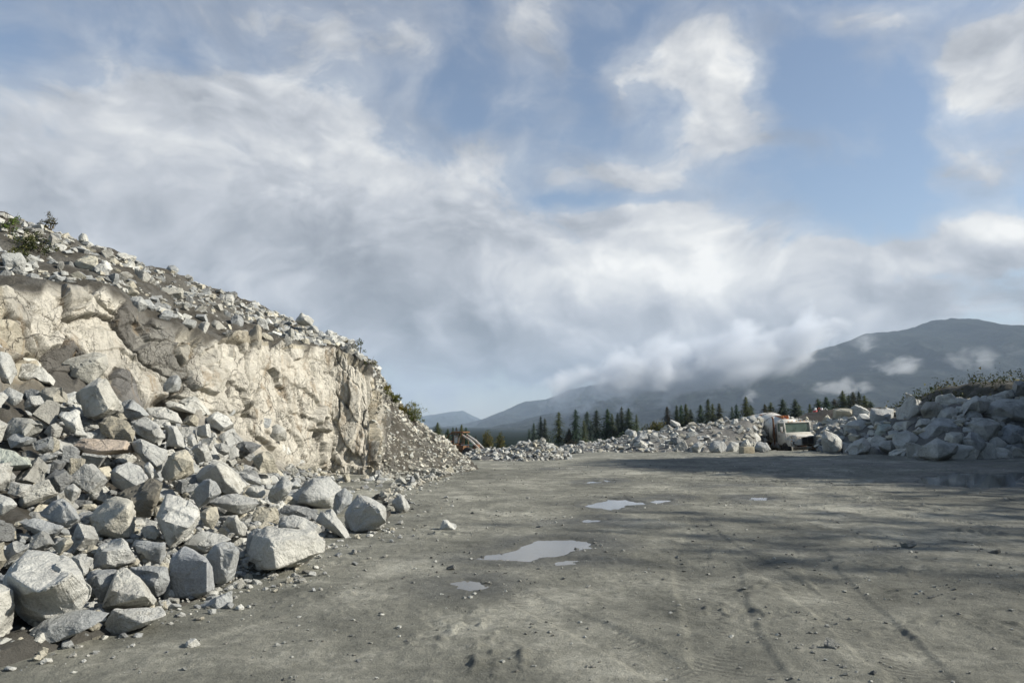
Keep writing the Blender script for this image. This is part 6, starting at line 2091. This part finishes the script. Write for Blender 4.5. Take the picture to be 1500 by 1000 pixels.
def mountain(label, sil, D, slope, seed, jag=6.0):
    """sil: ridge line as photo pixels at distance D; the flank runs down towards the viewer over `slope` metres"""
    px = np.array([s[0] for s in sil], float)
    xs = np.linspace(px[0], px[-1], 420)
    py = np.interp(xs, px, [s[1] for s in sil])
    top = np.array([tuple(at(a, b, D)) for a, b in zip(xs, py)])
    top[:, 2] += jag * fbm(P2(xs, xs * 0, .09), 4, seed)
    rows = []
    ts = np.linspace(-.45, 1, 90)
    base = -25
    for t in ts:
        k = 1 - abs(t) ** 1.15 if t >= 0 else 1 - abs(t / .45) ** 1.3
        q = top.copy()
        q[:, 1] -= t * slope
        q[:, 2] = base + (top[:, 2] - base) * k
        env = math.sin(min(1, abs(t) * 2.2) * math.pi / 2) * max(0.0, k) ** .5
        q[:, 2] += env * slope * .055 * (-1.3 * np.abs(fbm(q * np.array([.0017, .0011, 0]), 4, seed + 5)))
        q[:, 2] += env * 8 * fbm(q * .02, 3, seed + 9)
        rows.append(q)
    p = np.stack(rows, 1)
    nu, nv = p.shape[:2]
    i = np.arange(nu - 1)[:, None] * nv
    j = np.arange(nv - 1)[None, :]
    f = np.stack([i + j, i + j + 1, i + nv + j + 1, i + nv + j], -1).reshape(-1, 4)
    o = link("mountain", mesh_from("mountain", p.reshape(-1, 3), f, M_MTN, True))
    tag(o, label, "mountain", kind="structure")


mountain("broad dark forested mountain rising into low cloud", [(700, 628), (760, 616), (830, 598), (900, 582), (990, 560), (1080, 540), (1170, 520), (1230, 503), (1268, 488), (1300, 486), (1330, 480), (1362, 470), (1392, 466), (1425, 467), (1455, 474), (1500, 482), (1580, 498), (1700, 520), (1900, 560), (2200, 600)], 4300, 2300, 1)
mountain("hazy middle mountain with a steep wooded shoulder", [(560, 628), (660, 624), (705, 614), (740, 600), (770, 587), (800, 585), (830, 572), (880, 560), (960, 548), (1060, 545), (1200, 560)], 7200, 2600, 2)
mountain("farthest pale blue mountain down the valley", [(400, 600), (520, 606), (600, 612), (640, 606), (662, 602), (678, 601), (692, 608), (706, 614), (740, 612), (800, 596), (880, 590)], 10500, 2500, 3)

# ------------------------------------------------------------------ low cloud lying on the mountain
def low_cloud(label, px, py, D, size, dens, seed, scale=1.0, rot=0.0, amp=3.0, col=(.96, .97, .98)):
    c = at(px, py, D)
    bm = bmesh.new()
    bmesh.ops.create_icosphere(bm, subdivisions=4, radius=1.0)
    for v in bm.verts:
        v.co = Vector((v.co.x * size[0], v.co.y * size[1], v.co.z * size[2]))
    me = bpy.data.meshes.new("low_cloud")
    bm.to_mesh(me)
    bm.free()
    m = bpy.data.materials.new("low_cloud")
    m.use_nodes = True
    t = NT(m.node_tree)
    t.n.remove(t.n["Principled BSDF"])
    co = t.new("ShaderNodeTexCoord").outputs["Object"]
    e = t.vmath("LENGTH", t.vmath("MULTIPLY", co, (1 / size[0], 1 / size[1], 1 / size[2])))
    fall = t.mr(e, 0.15, 1.0, 1, 0)
    n = t.noise(t.vmath("ADD", t.vmath("MULTIPLY", co, (1.0, .6, 1.35)), (seed * 911.0, 0, 0)), .0060 * scale, 6, .60, .5)
    k = t.mr(t.math("ADD", t.math("MULTIPLY", t.math("SUBTRACT", n, .5), amp), t.math("SUBTRACT", fall, .42)), 0.0, 0.75)
    pv = t.new("ShaderNodeVolumePrincipled")
    pv.inputs["Color"].default_value = (*col, 1)
    pv.inputs["Anisotropy"].default_value = 0.0
    t.put(pv.inputs["Density"], t.math("MULTIPLY", k, dens))
    t.l.new(pv.outputs[0], t.n["Material Output"].inputs["Volume"])
    me.materials.append(m)
    o = link("low_cloud", me, loc=c, rot=(0, rot, 0))
    tag(o, label, "cloud", kind="stuff")


low_cloud("bank of grey cloud covering the mountain's shoulder", 1030, 531, 3300, (1240, 330, 250), .017, 1, rot=math.radians(-12), amp=2.0, col=(.90, .92, .95))
low_cloud("bright torn cloud at the bank's lower end", 965, 550, 3200, (300, 140, 85), .007, 2, 1.8)
low_cloud("white wisp of mist lying on the dark mountainside", 1312, 535, 2300, (150, 70, 46), .009, 3, 3.2)
low_cloud("wisp of mist above the dark conifers", 1232, 566, 1700, (120, 60, 36), .010, 4, 4)
low_cloud("thin mist patch high on the mountainside", 1435, 525, 2500, (210, 70, 70), .005, 5, 2.6)
low_cloud("tiny mist wisp above the tall conifer", 1098, 580, 1500, (34, 26, 24), .012, 6, 8)

# ------------------------------------------------------------------ valley air
hz = MB().box((0, 4200, 330), (25000, 19000, 840)).build("haze", bpy.data.materials.new("valley_haze"))
hz.data.materials[0].use_nodes = True
t = NT(hz.data.materials[0].node_tree)
for nd in list(t.n):
    if nd.type == "BSDF_PRINCIPLED":
        t.n.remove(nd)
pv = t.new("ShaderNodeVolumePrincipled")
pv.inputs["Color"].default_value = (.64, .79, .97, 1)
pv.inputs["Density"].default_value = 7.5e-5
pv.inputs["Anisotropy"].default_value = 0.0
t.l.new(pv.outputs[0], t.n["Material Output"].inputs["Volume"])
tag(hz, "thin blue-grey haze filling the valley", "haze", kind="stuff")

sc.view_settings.view_transform = "Standard"
sc.view_settings.look = "None"
sc.view_settings.exposure = 0.62
sc.view_settings.gamma = 1
sc.cycles.max_bounces = 5
sc.cycles.diffuse_bounces = 2
sc.cycles.volume_bounces = 3
sc.cycles.transparent_max_bounces = 16
sc.cycles.use_denoising = True
